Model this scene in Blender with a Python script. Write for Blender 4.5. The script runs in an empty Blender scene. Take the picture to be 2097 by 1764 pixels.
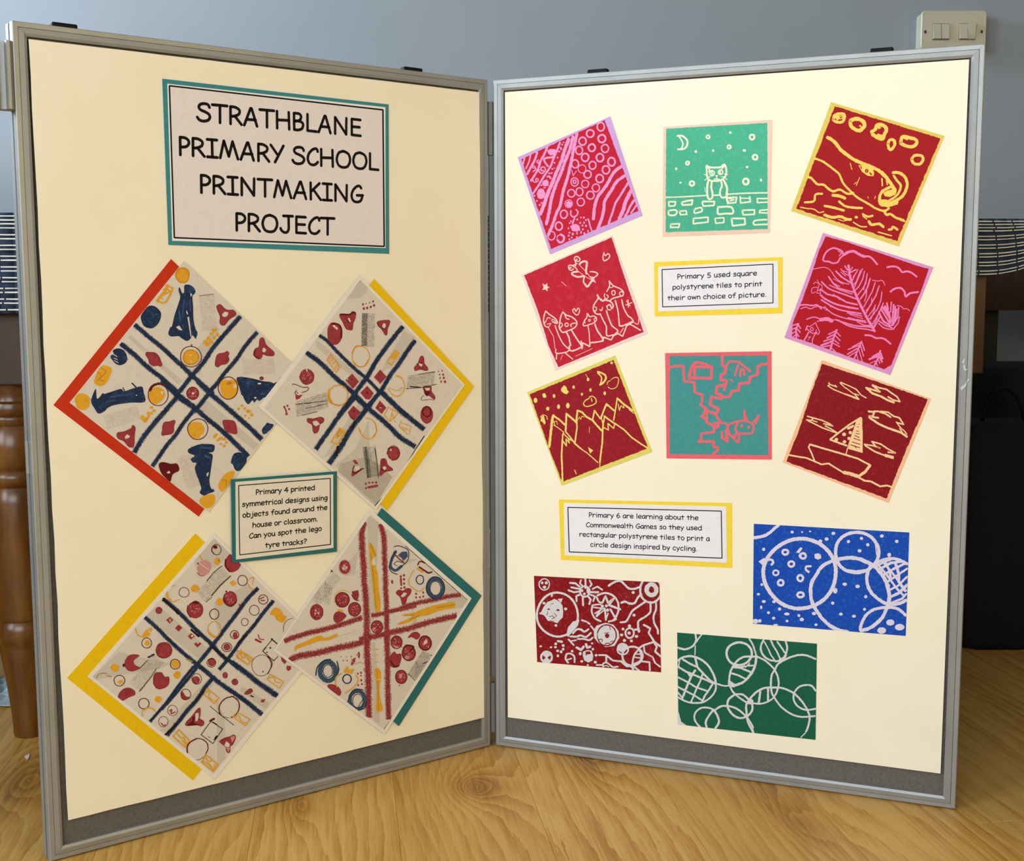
import bpy, bmesh, math, random
from mathutils import Vector, Matrix, Euler
from mathutils.geometry import tessellate_polygon
R = random.Random(7)
WIN_P, WIN2_P, FRONT_FILL_P, SIDE_P, EXPO = 57.0, 100.0, 56.0, 34.0, 0.0
CARD, CARD2, WALLC = (249, 242, 222), (246, 238, 216), (149, 155, 161)
TCAP, TWID = 0.0195, 0.0034
CCAP4, CWID4 = 0.0058, 0.0012
CCAP5, CWID5 = 0.0057, 0.00104
CCAP6, CWID6 = 0.0060, 0.00108
sc = bpy.context.scene
COL = sc.collection

# ------------------------------------------------------------------ camera (solved from the two 600 x 900 mm board panels)
FPX, PCX, PCY, IW, IH = 2554.87, 1026.53, 904.44, 2097.0, 1764.0
CAM = Vector((0.01323184, -1.67307925, 0.61573448))
CROT = Euler((1.45786090, 0.00327071, 0.0), 'XYZ')
CM = CROT.to_matrix()
cd = bpy.data.cameras.new('camera'); cam = bpy.data.objects.new('camera', cd); COL.objects.link(cam)
cam.location = CAM; cam.rotation_euler = CROT
cd.sensor_fit = 'HORIZONTAL'; cd.sensor_width = 36.0; cd.lens = FPX / IW * 36.0
cd.shift_x = (IW / 2 - PCX) / IW; cd.shift_y = (PCY - IH / 2) / IW
cd.clip_start = 0.05; cd.clip_end = 60
sc.camera = cam

# ------------------------------------------------------------------ world, lights, exposure
w = bpy.data.worlds.new('world'); sc.world = w; w.use_nodes = True
bg = w.node_tree.nodes['Background']; bg.inputs[0].default_value = (0.62, 0.78, 1.0, 1); bg.inputs[1].default_value = 1.0
def area(name, loc, rot, sx, sy, power, col):
    l = bpy.data.lights.new(name, 'AREA'); l.shape = 'RECTANGLE'; l.size = sx; l.size_y = sy; l.energy = power; l.color = col
    o = bpy.data.objects.new(name, l); COL.objects.link(o); o.location = loc; o.rotation_euler = rot; return o
# daylight through the window of the left wall; added fills from the front and the right
area('window_daylight', (-2.36, -2.25, 1.5), (0, math.radians(-90), 0), 1.2, 1.4, WIN_P, (0.78, 0.90, 1.0))
area('window_daylight', (-2.36, 0.60, 1.85), (0, math.radians(-90), 0), 0.8, 0.8, WIN2_P, (0.72, 0.86, 1.0))
area('front_fill', (-1.0, -3.5, 1.5), (math.radians(90), 0, 0), 1.8, 1.2, FRONT_FILL_P, (0.83, 0.94, 1.0))  # broad fill added behind the camera to light the board, not a real opening
area('warm_side_fill', (2.36, -2.3, 1.15), (0, math.radians(90), math.radians(-20)), 1.6, 1.2, SIDE_P, (1.0, 0.76, 0.32))  # warm fill added on the right for the left panel, no window there
sc.view_settings.view_transform = 'Standard'; sc.view_settings.look = 'None'
sc.view_settings.exposure = EXPO; sc.view_settings.gamma = 1.0; sc.view_settings.use_curve_mapping = False

# ------------------------------------------------------------------ small helpers
def ray(x, y): return CM @ Vector(((x - PCX) / FPX, -(y - PCY) / FPX, -1.0))
def onY(x, y, Y):
    r = ray(x, y); return CAM + r * ((Y - CAM.y) / r.y)
def onZ(x, y, Z):
    r = ray(x, y); return CAM + r * ((Z - CAM.z) / r.z)
def lin(c):
    c = c / 255.0
    return c / 12.92 if c <= 0.04045 else ((c + 0.055) / 1.055) ** 2.4
def rgb(*c): return (lin(c[0]), lin(c[1]), lin(c[2]), 1.0)

class Panel:
    """a board panel: o = bottom corner beside the hinge, d = direction along its width, n = normal towards the viewer"""
    def __init__(s, o, d):
        s.o = Vector(o); s.d = Vector(d).normalized()
        s.n = Vector((-s.d.y, s.d.x, 0)) if s.d.x < 0 else Vector((s.d.y, -s.d.x, 0))
    def P(s, a, z, n=0.0): return s.o + s.d * a + s.n * n + Vector((0, 0, z))
    def px(s, x, y, n=0.0):                       # photo point -> (a, z) on the plane at offset n
        r = ray(x, y); q = s.o + s.n * n
        t = (q - CAM).dot(s.n) / r.dot(s.n); v = CAM + r * t - s.o
        return (v.dot(s.d), v.z)
LP = Panel((-0.00375181, -0.00070919, 0.0015), (-0.80379277, -0.59490939, 0))
RP = Panel((0.00375181, 0.00070919, 0.0015), (0.92770255, -0.3733202, 0))
PW, PH, PT = 0.6, 0.9, 0.024

# ------------------------------------------------------------------ materials
MATS = {}
def new_mat(name):
    m = bpy.data.materials.new(name); m.use_nodes = True; return m, m.node_tree, m.node_tree.nodes['Principled BSDF']
def nd(nt, t, **k):
    n = nt.nodes.new(t)
    for a, b in k.items():
        if a.startswith('i_'):
            n.inputs[int(a[2:])].default_value = b
        else: setattr(n, a, b)
    return n
def mth(nt, op, a, b=None, c=None):
    n = nt.nodes.new('ShaderNodeMath'); n.operation = op
    for i, v in enumerate((a, b, c)):
        if v is None: continue
        if isinstance(v, (int, float)): n.inputs[i].default_value = v
        else: nt.links.new(v, n.inputs[i])
    return n.outputs[0]
def mixc(nt, f, a, b):
    n = nt.nodes.new('ShaderNodeMix'); n.data_type = 'RGBA'
    for s, v in ((n.inputs[0], f), (n.inputs[6], a), (n.inputs[7], b)):
        if isinstance(v, (int, float, tuple)): s.default_value = v
        else: nt.links.new(v, s)
    return n.outputs[2]
def noise(nt, vec, scale, detail=3.0, rough=0.55):
    n = nt.nodes.new('ShaderNodeTexNoise'); n.inputs['Scale'].default_value = scale
    n.inputs['Detail'].default_value = detail; n.inputs['Roughness'].default_value = rough
    nt.links.new(vec, n.inputs['Vector']); return n.outputs['Fac']
def ramp(nt, fac, stops):
    n = nt.nodes.new('ShaderNodeValToRGB'); e = n.color_ramp.elements
    while len(e) < len(stops): e.new(0.5)
    for i, (p, c) in enumerate(stops): e[i].position = p; e[i].color = c
    nt.links.new(fac, n.inputs[0]); return n.outputs[0]
def mottled(name, c1, c2=None, scale=60.0, lo=0.45, hi=0.65, rough=0.6, metal=0.0, bump=0.0, spec=0.4, bscale=None):
    if name in MATS: return MATS[name]
    m, nt, p = new_mat(name)
    g = nt.nodes.new('ShaderNodeNewGeometry')
    f = noise(nt, g.outputs['Position'], scale, 4.0, 0.6)
    mr = nt.nodes.new('ShaderNodeMapRange'); mr.inputs[1].default_value = lo; mr.inputs[2].default_value = hi
    nt.links.new(f, mr.inputs[0])
    c2 = c2 or tuple(x * 0.9 for x in c1[:3]) + (1,)
    nt.links.new(mixc(nt, mr.outputs[0], c1, c2), p.inputs['Base Color'])
    p.inputs['Roughness'].default_value = rough; p.inputs['Metallic'].default_value = metal
    p.inputs['Specular IOR Level'].default_value = spec
    if bump:
        b = nt.nodes.new('ShaderNodeBump'); b.inputs['Strength'].default_value = bump; b.inputs['Distance'].default_value = 0.001
        nt.links.new(noise(nt, g.outputs['Position'], bscale or scale * 4), b.inputs['Height']); nt.links.new(b.outputs[0], p.inputs['Normal'])
    MATS[name] = m; return m

M = {}
def ink(name, c1, c2=None, scale=150, lo=0.5, hi=0.75, rough=0.62, spec=0.18):
    M[name] = mottled(name, rgb(*c1), rgb(*c2) if c2 else None, scale, lo, hi, rough, spec=spec)
# papers, cards and inks of the prints
INKS = dict(
 lilac=((206,162,224),(198,152,216)), peach_pink=((240,205,188),(232,196,180)), mustard_yellow=((224,200,96),(214,188,84)),
 pale_pink=((236,212,214),(226,202,206)), orchid=((220,150,208),(212,142,200)), lime_yellow=((222,214,106),(212,204,96)),
 coral=((236,100,112),(228,92,106)), apricot=((244,192,150),(238,182,140)), grey_white=((212,212,216),(200,200,206)),
 lavender_white=((216,210,228),(206,200,220)),
 red_pink=((196,20,50),(188,16,44)), green=((72,178,146),(92,190,156)), red=((164,12,22),(150,8,18)), rose_red=((190,24,48),(202,48,68)),
 crimson=((178,6,26),(170,4,22)), dark_rose=((148,14,32),(166,36,50)), teal_green=((66,146,148),(80,156,156)), deep_red=((134,4,18),(154,26,36)),
 brick_red=((132,6,14),(164,42,54)), blue=((10,72,180),(40,100,200)), forest_green=((16,92,68),(30,104,72)),
 pinklilac=((238,156,214),(232,150,210)), mint_cream=((238,240,214),(240,234,206)), butter=((240,208,100),(236,202,92)), blush=((246,206,204),(238,196,196)),
 bright_orchid=((238,130,192),(230,124,186)), pale_gold=((240,216,120),(234,208,110)), coral_light=((240,100,116),(234,94,110)), cream_peach=((246,208,158),(240,200,148)),
 pale_grey=((214,214,218),(202,202,208)), pale_lavender=((222,216,236),(212,206,228)), red_smudge=((186,50,58),(160,8,24)), red_smudge2=((176,70,84),(150,12,22)),
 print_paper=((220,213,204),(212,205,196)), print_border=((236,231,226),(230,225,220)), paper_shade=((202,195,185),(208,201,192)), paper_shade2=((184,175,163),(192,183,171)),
 card_red=((200,52,22),(194,46,18)), card_yellow=((238,198,14),(232,190,10)), card_teal=((44,112,116),(40,106,110)), card_teal2=((62,138,148),(56,132,142)), card_lemon=((246,216,60),(240,208,50)),
 navy=((26,46,80),(48,72,108)), navy_dark=((22,28,46),(34,44,70)), blue_mid=((52,84,134),(40,66,112)), navy_light=((60,84,112),(42,62,88)),
 ochre=((228,168,44),(214,152,40)), ochre_dark=((190,128,34),(200,140,40)), olive=((160,140,40),(176,150,40)),
 berry=((158,56,68),(132,42,52)), maroon=((96,16,24),(112,28,36)), maroon_line=((120,30,40),(112,24,34)), pinkish=((206,146,146),(196,130,132)),
 grid_red=((128,52,56),(140,70,72)), grid_dark=((48,46,52),(66,64,66)), ink_black=((26,24,30),(34,32,38)),
 title_paper=((232,226,228),(226,220,222)), title_edge=((242,240,240),(236,234,234)), caption_paper=((236,236,246),(230,230,242)), caption_paper_warm=((232,226,214),(226,220,206)), print_black=((14,10,14),(18,14,18)))
for k, (a, b) in INKS.items(): ink(k, a, b, scale=(260 if k in ('blue','brick_red','forest_green','deep_red','dark_rose','green','teal_green') else 140))
for k, (a, b) in (('blue', (0.52, 0.62)), ('brick_red', (0.56, 0.66)), ('deep_red', (0.57, 0.68))):
    pass
M['cream_card'] = mottled('cream_card', rgb(*CARD), rgb(*CARD2), 9, 0.35, 0.7, 0.62, bump=0.05, spec=0.3, bscale=900)
M['card_core'] = mottled('card_core', rgb(250, 244, 232), rgb(240, 232, 218), 50, rough=0.7)
M['aluminium'] = mottled('aluminium', rgb(156, 158, 158), rgb(149, 151, 152), 30, 0.4, 0.7, 0.42, metal=0.35, bump=0.02)
M['felt'] = mottled('felt', rgb(112, 108, 104), rgb(98, 94, 92), 420, 0.4, 0.65, 0.95, bump=0.25, spec=0.1)
M['dark_gap'] = mottled('dark_gap', rgb(24, 22, 26), rgb(18, 16, 20), 40, rough=0.8)
M['black_plastic'] = mottled('black_plastic', rgb(14, 14, 17), rgb(18, 18, 22), 60, rough=0.55, spec=0.15)
M['wall_paint'] = mottled('wall_paint', rgb(*WALLC), rgb(*[c - 4 for c in WALLC]), 3, 0.35, 0.7, 0.85, bump=0.06, spec=0.2, bscale=500)
M['plain_paint'] = mottled('plain_paint', rgb(132, 126, 116), None, 3, rough=0.9)
M['ceiling_paint'] = mottled('ceiling_paint', rgb(176, 174, 168), rgb(170, 168, 162), 3, rough=0.9)
M['switch_plastic'] = mottled('switch_plastic', rgb(188, 182, 162), rgb(180, 174, 154), 20, rough=0.35)
M['grey_fabric'] = mottled('grey_fabric', rgb(62, 64, 70), rgb(52, 54, 60), 300, rough=0.95)
M['rocker_shade_brown'] = mottled('rocker_shade_brown', rgb(112, 104, 84), None, 50, rough=0.6)  # brown that stands for the shade around the switch rockers
M['screw_dark'] = mottled('screw_dark', rgb(60, 36, 26), rgb(40, 24, 18), 300, rough=0.5)
M['white_gloss'] = mottled('white_gloss', rgb(236, 236, 234), None, 10, rough=0.35)
M['cloth_navy'] = mottled('cloth_navy', rgb(46, 56, 76), rgb(58, 70, 92), 35, 0.35, 0.65, 0.9, bump=0.2, spec=0.1, bscale=1500)
M['cloth_white'] = mottled('cloth_white', rgb(236, 236, 224), rgb(226, 226, 214), 200, rough=0.9)
M['bag_black'] = mottled('bag_black', rgb(14, 14, 18), rgb(22, 22, 28), 200, rough=0.8, bump=0.1)
M['pale_blue_paper'] = mottled('pale_blue_paper', rgb(190, 205, 214), rgb(170, 188, 198), 60, rough=0.6)
M['scrap_white'] = mottled('scrap_white', rgb(236, 226, 220), None, 60, rough=0.6)
M['tape'] = mottled('tape', rgb(206, 210, 214), rgb(190, 194, 198), 400, rough=0.2, spec=0.7)
def wood(name, a, b, c, sx, sy, sz, rough=0.35, knots=False):
    m, nt, p = new_mat(name); tc = nt.nodes.new('ShaderNodeTexCoord'); mp = nd(nt, 'ShaderNodeMapping')
    mp.inputs['Scale'].default_value = (sx, sy, sz); nt.links.new(tc.outputs['Object'], mp.inputs[0])
    f = noise(nt, mp.outputs[0], 1.0, 6, 0.65); col = ramp(nt, f, [(0.3, a), (0.5, b), (0.68, c)])
    if knots:
        v = nt.nodes.new('ShaderNodeTexVoronoi'); v.inputs['Scale'].default_value = 9; nt.links.new(tc.outputs['Object'], v.inputs['Vector'])
        k = ramp(nt, v.outputs['Distance'], [(0.02, (1, 1, 1, 1)), (0.09, (0, 0, 0, 1))]); col = mixc(nt, k, col, rgb(60, 28, 10))
    nt.links.new(col, p.inputs['Base Color']); p.inputs['Roughness'].default_value = rough; M[name] = m
wood('pine', rgb(70, 38, 10), rgb(98, 58, 18), rgb(124, 78, 30), 30, 30, 5, 0.28, True)
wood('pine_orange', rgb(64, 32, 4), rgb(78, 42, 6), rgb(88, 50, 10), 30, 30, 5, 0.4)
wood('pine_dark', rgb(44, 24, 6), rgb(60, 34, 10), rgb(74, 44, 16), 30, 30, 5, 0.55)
wood('rosewood', rgb(26, 11, 9), rgb(38, 18, 14), rgb(66, 36, 28), 160, 160, 5, 0.4)
wood('dark_side', rgb(40, 36, 26), rgb(46, 42, 30), rgb(52, 48, 36), 60, 60, 6, 0.7)

def oak():
    m, nt, p = new_mat('oak_board'); g = nt.nodes.new('ShaderNodeNewGeometry'); oi = nt.nodes.new('ShaderNodeObjectInfo')
    mp = nd(nt, 'ShaderNodeMapping'); mp.inputs['Rotation'].default_value = (0, 0, -PLANK_A); nt.links.new(g.outputs['Position'], mp.inputs[0])
    sp = nt.nodes.new('ShaderNodeSeparateXYZ'); nt.links.new(mp.outputs[0], sp.inputs[0]); u, v = sp.outputs[0], sp.outputs[1]
    rnd = mth(nt, 'MULTIPLY', oi.outputs['Random'], 37.0)
    def vec(su, sv):
        c = nt.nodes.new('ShaderNodeCombineXYZ'); nt.links.new(mth(nt, 'ADD', mth(nt, 'MULTIPLY', u, su), rnd), c.inputs[0])
        nt.links.new(mth(nt, 'MULTIPLY', v, sv), c.inputs[1]); nt.links.new(rnd, c.inputs[2]); return c.outputs[0]
    big = noise(nt, vec(5.0, 1.1), 1.0, 2.0, 0.5)
    h = mth(nt, 'ADD', mth(nt, 'MULTIPLY', u, 14.0), mth(nt, 'MULTIPLY', big, 2.6))
    for kx, ky, au, av, amp in KNOTS:                     # growth rings around the knots
        ku = kx * math.cos(PLANK_A) + ky * math.sin(PLANK_A); kv = -kx * math.sin(PLANK_A) + ky * math.cos(PLANK_A)
        du = mth(nt, 'MULTIPLY', mth(nt, 'SUBTRACT', u, ku), 1 / au); dv = mth(nt, 'MULTIPLY', mth(nt, 'SUBTRACT', v, kv), 1 / av)
        r2 = mth(nt, 'ADD', mth(nt, 'MULTIPLY', du, du), mth(nt, 'MULTIPLY', dv, dv))
        h = mth(nt, 'ADD', h, mth(nt, 'MULTIPLY', mth(nt, 'EXPONENT', mth(nt, 'MULTIPLY', mth(nt, 'SQRT', r2), -1.0)), amp))
    fine = noise(nt, vec(60.0, 7.0), 1.0, 4.0, 0.6)
    hh = mth(nt, 'ADD', h, mth(nt, 'MULTIPLY', fine, 0.34))
    rings = mth(nt, 'FRACT', mth(nt, 'MULTIPLY', hh, 3.1))
    rings = mth(nt, 'MULTIPLY', rings, noise(nt, vec(6.0, 1.6), 1.3, 2.0, 0.5))
    f = mth(nt, 'ADD', mth(nt, 'MULTIPLY', rings, 0.72), mth(nt, 'MULTIPLY', mth(nt, 'SUBTRACT', noise(nt, vec(230.0, 9.0), 1.0, 4.0, 0.75), 0.5), 1.1))
    f = mth(nt, 'ADD', f, mth(nt, 'MULTIPLY', mth(nt, 'SUBTRACT', noise(nt, vec(13.0, 2.0), 1.0, 4.0, 0.6), 0.5), 0.8))
    for kx, ky, au, av, amp in KNOTS:                     # knots are darker wood
        ku = kx * math.cos(PLANK_A) + ky * math.sin(PLANK_A); kv = -kx * math.sin(PLANK_A) + ky * math.cos(PLANK_A)
        du = mth(nt, 'MULTIPLY', mth(nt, 'SUBTRACT', u, ku), 0.9 / au); dv = mth(nt, 'MULTIPLY', mth(nt, 'SUBTRACT', v, kv), 0.9 / av)
        r2 = mth(nt, 'ADD', mth(nt, 'MULTIPLY', du, du), mth(nt, 'MULTIPLY', dv, dv))
        f = mth(nt, 'ADD', f, mth(nt, 'MULTIPLY', mth(nt, 'EXPONENT', mth(nt, 'MULTIPLY', r2, -1.0)), 0.22 * amp))
    col = ramp(nt, f, [(0.02, rgb(218, 174, 98)), (0.26, rgb(202, 152, 74)), (0.50, rgb(178, 126, 52)), (0.80, rgb(128, 82, 28))])
    tone = mixc(nt, mth(nt, 'MULTIPLY', oi.outputs['Random'], 0.3), col, rgb(196, 146, 72))
    nt.links.new(tone, p.inputs['Base Color']); p.inputs['Roughness'].default_value = 0.42; p.inputs['Specular IOR Level'].default_value = 0.4
    b = nt.nodes.new('ShaderNodeBump'); b.inputs['Strength'].default_value = 0.15; b.inputs['Distance'].default_value = 0.0006
    nt.links.new(f, b.inputs['Height']); nt.links.new(b.outputs[0], p.inputs['Normal']); M['oak'] = m
PLANK_A = math.radians(7.3)
KNOTS = [(-0.024, -0.145, 0.030, 0.045, 2.6), (0.125, -0.02, 0.030, 0.10, 2.0), (-0.235, -0.20, 0.020, 0.06, 1.5), (-0.60, -0.12, 0.05, 0.12, 2.0), (0.36, -0.26, 0.03, 0.09, 1.4)]
oak()

# ------------------------------------------------------------------ object helpers
def tag(o, label=None, cat=None, group=None, kind=None):
    if label: o['label'] = label
    if cat: o['category'] = cat
    if group: o['group'] = group
    if kind: o['kind'] = kind
    return o
def empty(name, loc):
    o = bpy.data.objects.new(name, None); COL.objects.link(o); o.location = loc; o.empty_display_size = 0.05; return o
def mesh(name, vs, fs, mats, parent=None, loc=None, mi=None, smooth=False):
    """world-space vertices -> one object whose origin is its parent's origin (or loc)"""
    base = Vector(parent_loc(parent)) if parent is not None else Vector((0, 0, 0))
    off = Vector(loc) if loc is not None else base
    me = bpy.data.meshes.new(name); me.from_pydata([tuple(Vector(v) - off) for v in vs], [], fs)
    for m in (mats if isinstance(mats, (list, tuple)) else [mats]): me.materials.append(m)
    if mi: me.polygons.foreach_set('material_index', mi)
    if smooth: me.polygons.foreach_set('use_smooth', [True] * len(me.polygons))
    me.update()
    o = bpy.data.objects.new(name, me); COL.objects.link(o)
    if parent is not None: o.parent = parent; o.location = off - base
    else: o.location = off
    return o
PLOC = {}
def parent_loc(p):
    l = Vector(p.location)
    while p.parent is not None: p = p.parent; l += Vector(p.location)
    return l
class MB:
    def __init__(s): s.v = []; s.f = []; s.mi = []
    def poly(s, pts, m=0):
        i = len(s.v); s.v += [Vector(p) for p in pts]; s.f.append(tuple(range(i, i + len(pts)))); s.mi.append(m)
    def box(s, o, ax, ay, az, x0, x1, y0, y1, z0, z1, m=0):
        o, ax, ay, az = Vector(o), Vector(ax), Vector(ay), Vector(az)
        P = [o + ax * x + ay * y + az * z for x in (x0, x1) for y in (y0, y1) for z in (z0, z1)]
        i = len(s.v); s.v += P
        F = [(0, 1, 3, 2), (4, 6, 7, 5), (0, 4, 5, 1), (2, 3, 7, 6), (0, 2, 6, 4), (1, 5, 7, 3)]
        flip = ax.cross(ay).dot(az) < 0
        for q in F: s.f.append(tuple(i + k for k in (q[::-1] if flip else q))); s.mi.append(m)
    def loft(s, rings, cap=True, m=0, close=True):
        n = len(rings[0]); i = len(s.v)
        for r in rings: s.v += [Vector(p) for p in r]
        for a in range(len(rings) - 1):
            for b in range(n if close else n - 1):
                c = (b + 1) % n; s.f.append((i + a * n + b, i + a * n + c, i + (a + 1) * n + c, i + (a + 1) * n + b)); s.mi.append(m)
        if cap:
            s.f.append(tuple(i + k for k in range(n))[::-1]); s.mi.append(m)
            s.f.append(tuple(i + (len(rings) - 1) * n + k for k in range(n))); s.mi.append(m)
    def build(s, name, mats, parent=None, loc=None, smooth=False): return mesh(name, s.v, s.f, mats, parent, loc, s.mi, smooth)
def bevel(o, w, seg=2):
    b = o.modifiers.new('bevel', 'BEVEL'); b.width = w; b.segments = seg; b.limit_method = 'ANGLE'; b.angle_limit = math.radians(40); return o
X, Y, Z = Vector((1, 0, 0)), Vector((0, 1, 0)), Vector((0, 0, 1))
def lathe(mb, c, prof, seg=28):
    mb.loft([[Vector((c[0] + r * math.cos(2 * math.pi * k / seg), c[1] + r * math.sin(2 * math.pi * k / seg), z)) for k in range(seg)] for r, z in prof])
def tube(mb, pts, r, seg=8):
    rings = []
    for i, p in enumerate(pts):
        p = Vector(p); t = (Vector(pts[min(i + 1, len(pts) - 1)]) - Vector(pts[max(i - 1, 0)])).normalized()
        a = t.cross(Vector((0.3, 0.2, 0.9))).normalized(); b = t.cross(a)
        rings.append([p + a * r * math.cos(2 * math.pi * k / seg) + b * r * math.sin(2 * math.pi * k / seg) for k in range(seg)])
    mb.loft(rings)
def clip_convex(poly, clip):
    """Sutherland-Hodgman in 2D; clip is a convex polygon of either winding"""
    A = sum(clip[i][0] * clip[(i + 1) % len(clip)][1] - clip[(i + 1) % len(clip)][0] * clip[i][1] for i in range(len(clip)))
    sg = 1 if A > 0 else -1
    out = list(poly)
    for i in range(len(clip)):
        a, b = clip[i], clip[(i + 1) % len(clip)]; src, out = out, []
        if not src: return []
        sd = [sg * ((b[0] - a[0]) * (p[1] - a[1]) - (b[1] - a[1]) * (p[0] - a[0])) for p in src]
        for j in range(len(src)):
            k = (j + 1) % len(src)
            if sd[j] >= 0: out.append(src[j])
            if (sd[j] >= 0) != (sd[k] >= 0):
                t = sd[j] / (sd[j] - sd[k]); out.append((src[j][0] + t * (src[k][0] - src[j][0]), src[j][1] + t * (src[k][1] - src[j][1])))
    return out

# ------------------------------------------------------------------ the room
WY = 1.165                                                 # back wall
XL, XR, YF, ZC = -2.45, 2.45, -3.6, 2.45
def struct(o): o['kind'] = 'structure'; return o
mb = MB(); mb.box((0, 0, 0), X, Y, Z, XL - .1, XR + .1, YF - .1, WY + .1, -0.05, -0.012); floor = struct(mb.build('floor', M['dark_gap']))
ca, sa = math.cos(PLANK_A), math.sin(PLANK_A)
UA, VA = Vector((ca, sa, 0)), Vector((-sa, ca, 0)); PWID, PLEN = 0.1702, 1.26
room2d = [(XL, YF), (XR, YF), (XR, WY), (XL, WY)]
for i in range(-17, 18):
    u0 = -0.1430 + i * PWID; off = R.random() * PLEN
    if -4 <= i <= 3: off = 0.45 + 0.25 * R.random()
    if i in (4, 5): off = 0.93
    for j in range(-5, 4):
        v0 = j * PLEN + off; g = 0.0001
        q = [(u0 + g, v0 + g), (u0 + PWID - g, v0 + g), (u0 + PWID - g, v0 + PLEN - g), (u0 + g, v0 + PLEN - g)]
        w2 = [((UA * a + VA * b).x, (UA * a + VA * b).y) for a, b in q]
        c = clip_convex(w2, room2d)
        if len(c) < 3: continue
        ar = abs(sum(c[k][0] * c[(k + 1) % len(c)][1] - c[(k + 1) % len(c)][0] * c[k][1] for k in range(len(c)))) / 2
        if ar < 1e-4: continue
        top = R.uniform(-0.0003, 0.0)
        cx_ = sum(p[0] for p in c) / len(c); cy_ = sum(p[1] for p in c) / len(c)
        sh = [(cx_ + (p[0] - cx_) * 0.9975, cy_ + (p[1] - cy_) * 0.9975) for p in c]
        b = MB(); b.loft([[(x, y, -0.012) for x, y in c], [(x, y, top - 0.0004) for x, y in c], [(p[0] - (0.0004 if p[0] > cx_ else -0.0004), p[1] - (0.0004 if p[1] > cy_ else -0.0004), top) for p in c]])
        b.build('floorboard', M['oak'], floor)
mb = MB(); mb.box((0, 0, 0), X, Y, Z, XL - .1, XR + .1, WY, WY + .1, 0, ZC); struct(mb.build('wall_back', M['wall_paint']))
mb = MB(); mb.box((0, 0, 0), X, Y, Z, XR, XR + .1, YF, WY, 0, ZC); struct(mb.build('wall_right', M['plain_paint']))
mb = MB(); mb.box((0, 0, 0), X, Y, Z, XL - .1, XR + .1, YF - .1, YF, 0, ZC); struct(mb.build('wall_front', M['plain_paint']))
mb = MB(); mb.box((0, 0, 0), X, Y, Z, XL - .1, XR + .1, YF - .1, WY + .1, ZC, ZC + .08); struct(mb.build('ceiling', M['ceiling_paint']))
WINS = [(-2.95, -1.55, 0.9, 2.1), (0.2, 1.0, 1.45, 2.25)]   # window openings of the left wall
mb = MB(); ys = [YF] + [v for w_ in WINS for v in w_[:2]] + [WY]
for k in range(0, len(ys), 2): mb.box((0, 0, 0), X, Y, Z, XL - .1, XL, ys[k], ys[k + 1], 0, ZC)
for a, b, c, d in WINS:
    mb.box((0, 0, 0), X, Y, Z, XL - .1, XL, a, b, 0, c); mb.box((0, 0, 0), X, Y, Z, XL - .1, XL, a, b, d, ZC)
struct(mb.build('wall_left', M['plain_paint']))
gm, gnt, gp = new_mat('window_glass'); gp.inputs['Transmission Weight'].default_value = 1; gp.inputs['Roughness'].default_value = 0; gp.inputs['IOR'].default_value = 1.02
for i_, (wy0, wy1, wz0, wz1) in enumerate(WINS):
    mb = MB()
    for a, b in ((wy0, wy0 + .05), ((wy0 + wy1) / 2 - .03, (wy0 + wy1) / 2 + .03), (wy1 - .05, wy1)): mb.box((0, 0, 0), X, Y, Z, XL - .08, XL - .03, a, b, wz0, wz1)
    for a, b in ((wz0, wz0 + .05), (wz1 - .05, wz1)): mb.box((0, 0, 0), X, Y, Z, XL - .079, XL - .031, wy0, wy1, a, b)
    win = struct(mb.build('window_%d' % (i_ + 1), M['white_gloss']))
    for a, b in ((wy0 + .045, (wy0 + wy1) / 2 - .025), ((wy0 + wy1) / 2 + .025, wy1 - .045)):
        mb = MB(); mb.box((0, 0, 0), X, Y, Z, XL - .058, XL - .052, a, b, wz0 + .045, wz1 - .045); mb.build('pane', gm, win)
mb = MB(); mb.box((0, 0, 0), X, Y, Z, XL + .001, XR - .001, WY - .018, WY, 0, .09); struct(bevel(mb.build('baseboard_back', M['white_gloss']), .005))

# ------------------------------------------------------------------ light switch on the back wall
SY = 1.125                                                 # front face of the plate
a = onY(1888, 21.5, SY); b = onY(2021.5, 21.5, SY); sw = b.x - a.x; sh_ = sw * 86 / 146
sx0, sx1, sz1 = a.x, b.x, a.z; sz0 = sz1 - sh_; sc_ = sw / 133.5
root = tag(empty('light_switch', ((sx0 + sx1) / 2, WY, (sz0 + sz1) / 2)), 'cream double light switch box with dark screws on the pale blue wall', 'light switch')
def rrect(x0, x1, z0, z1, r, y, n=5):
    pts = []
    for cx_, cz_, a0 in ((x1 - r, z1 - r, 0), (x0 + r, z1 - r, 90), (x0 + r, z0 + r, 180), (x1 - r, z0 + r, 270)):
        for k in range(n + 1):
            t = math.radians(a0 + 90 * k / n); pts.append((cx_ + r * math.cos(t), y, cz_ + r * math.sin(t)))
    return pts
mb = MB(); mb.loft([rrect(sx0 + .002, sx1 - .002, sz0 + .002, sz1 - .002, .006, yy)[::-1] for yy in (WY, SY + .007)]); mb.build('back_box', M['switch_plastic'], root)
mb = MB(); mb.loft([rrect(sx0 + e, sx1 - e, sz0 + e, sz1 - e, .008, yy)[::-1] for e, yy in ((0, SY + .0068), (0, SY + .0015), (.0012, SY), )]); mb.build('face_plate', M['switch_plastic'], root)
def swx(px_): return sx0 + (px_ - 1888) * sc_
def swz(py_): return sz1 - (py_ - 21.5) * sc_
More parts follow.
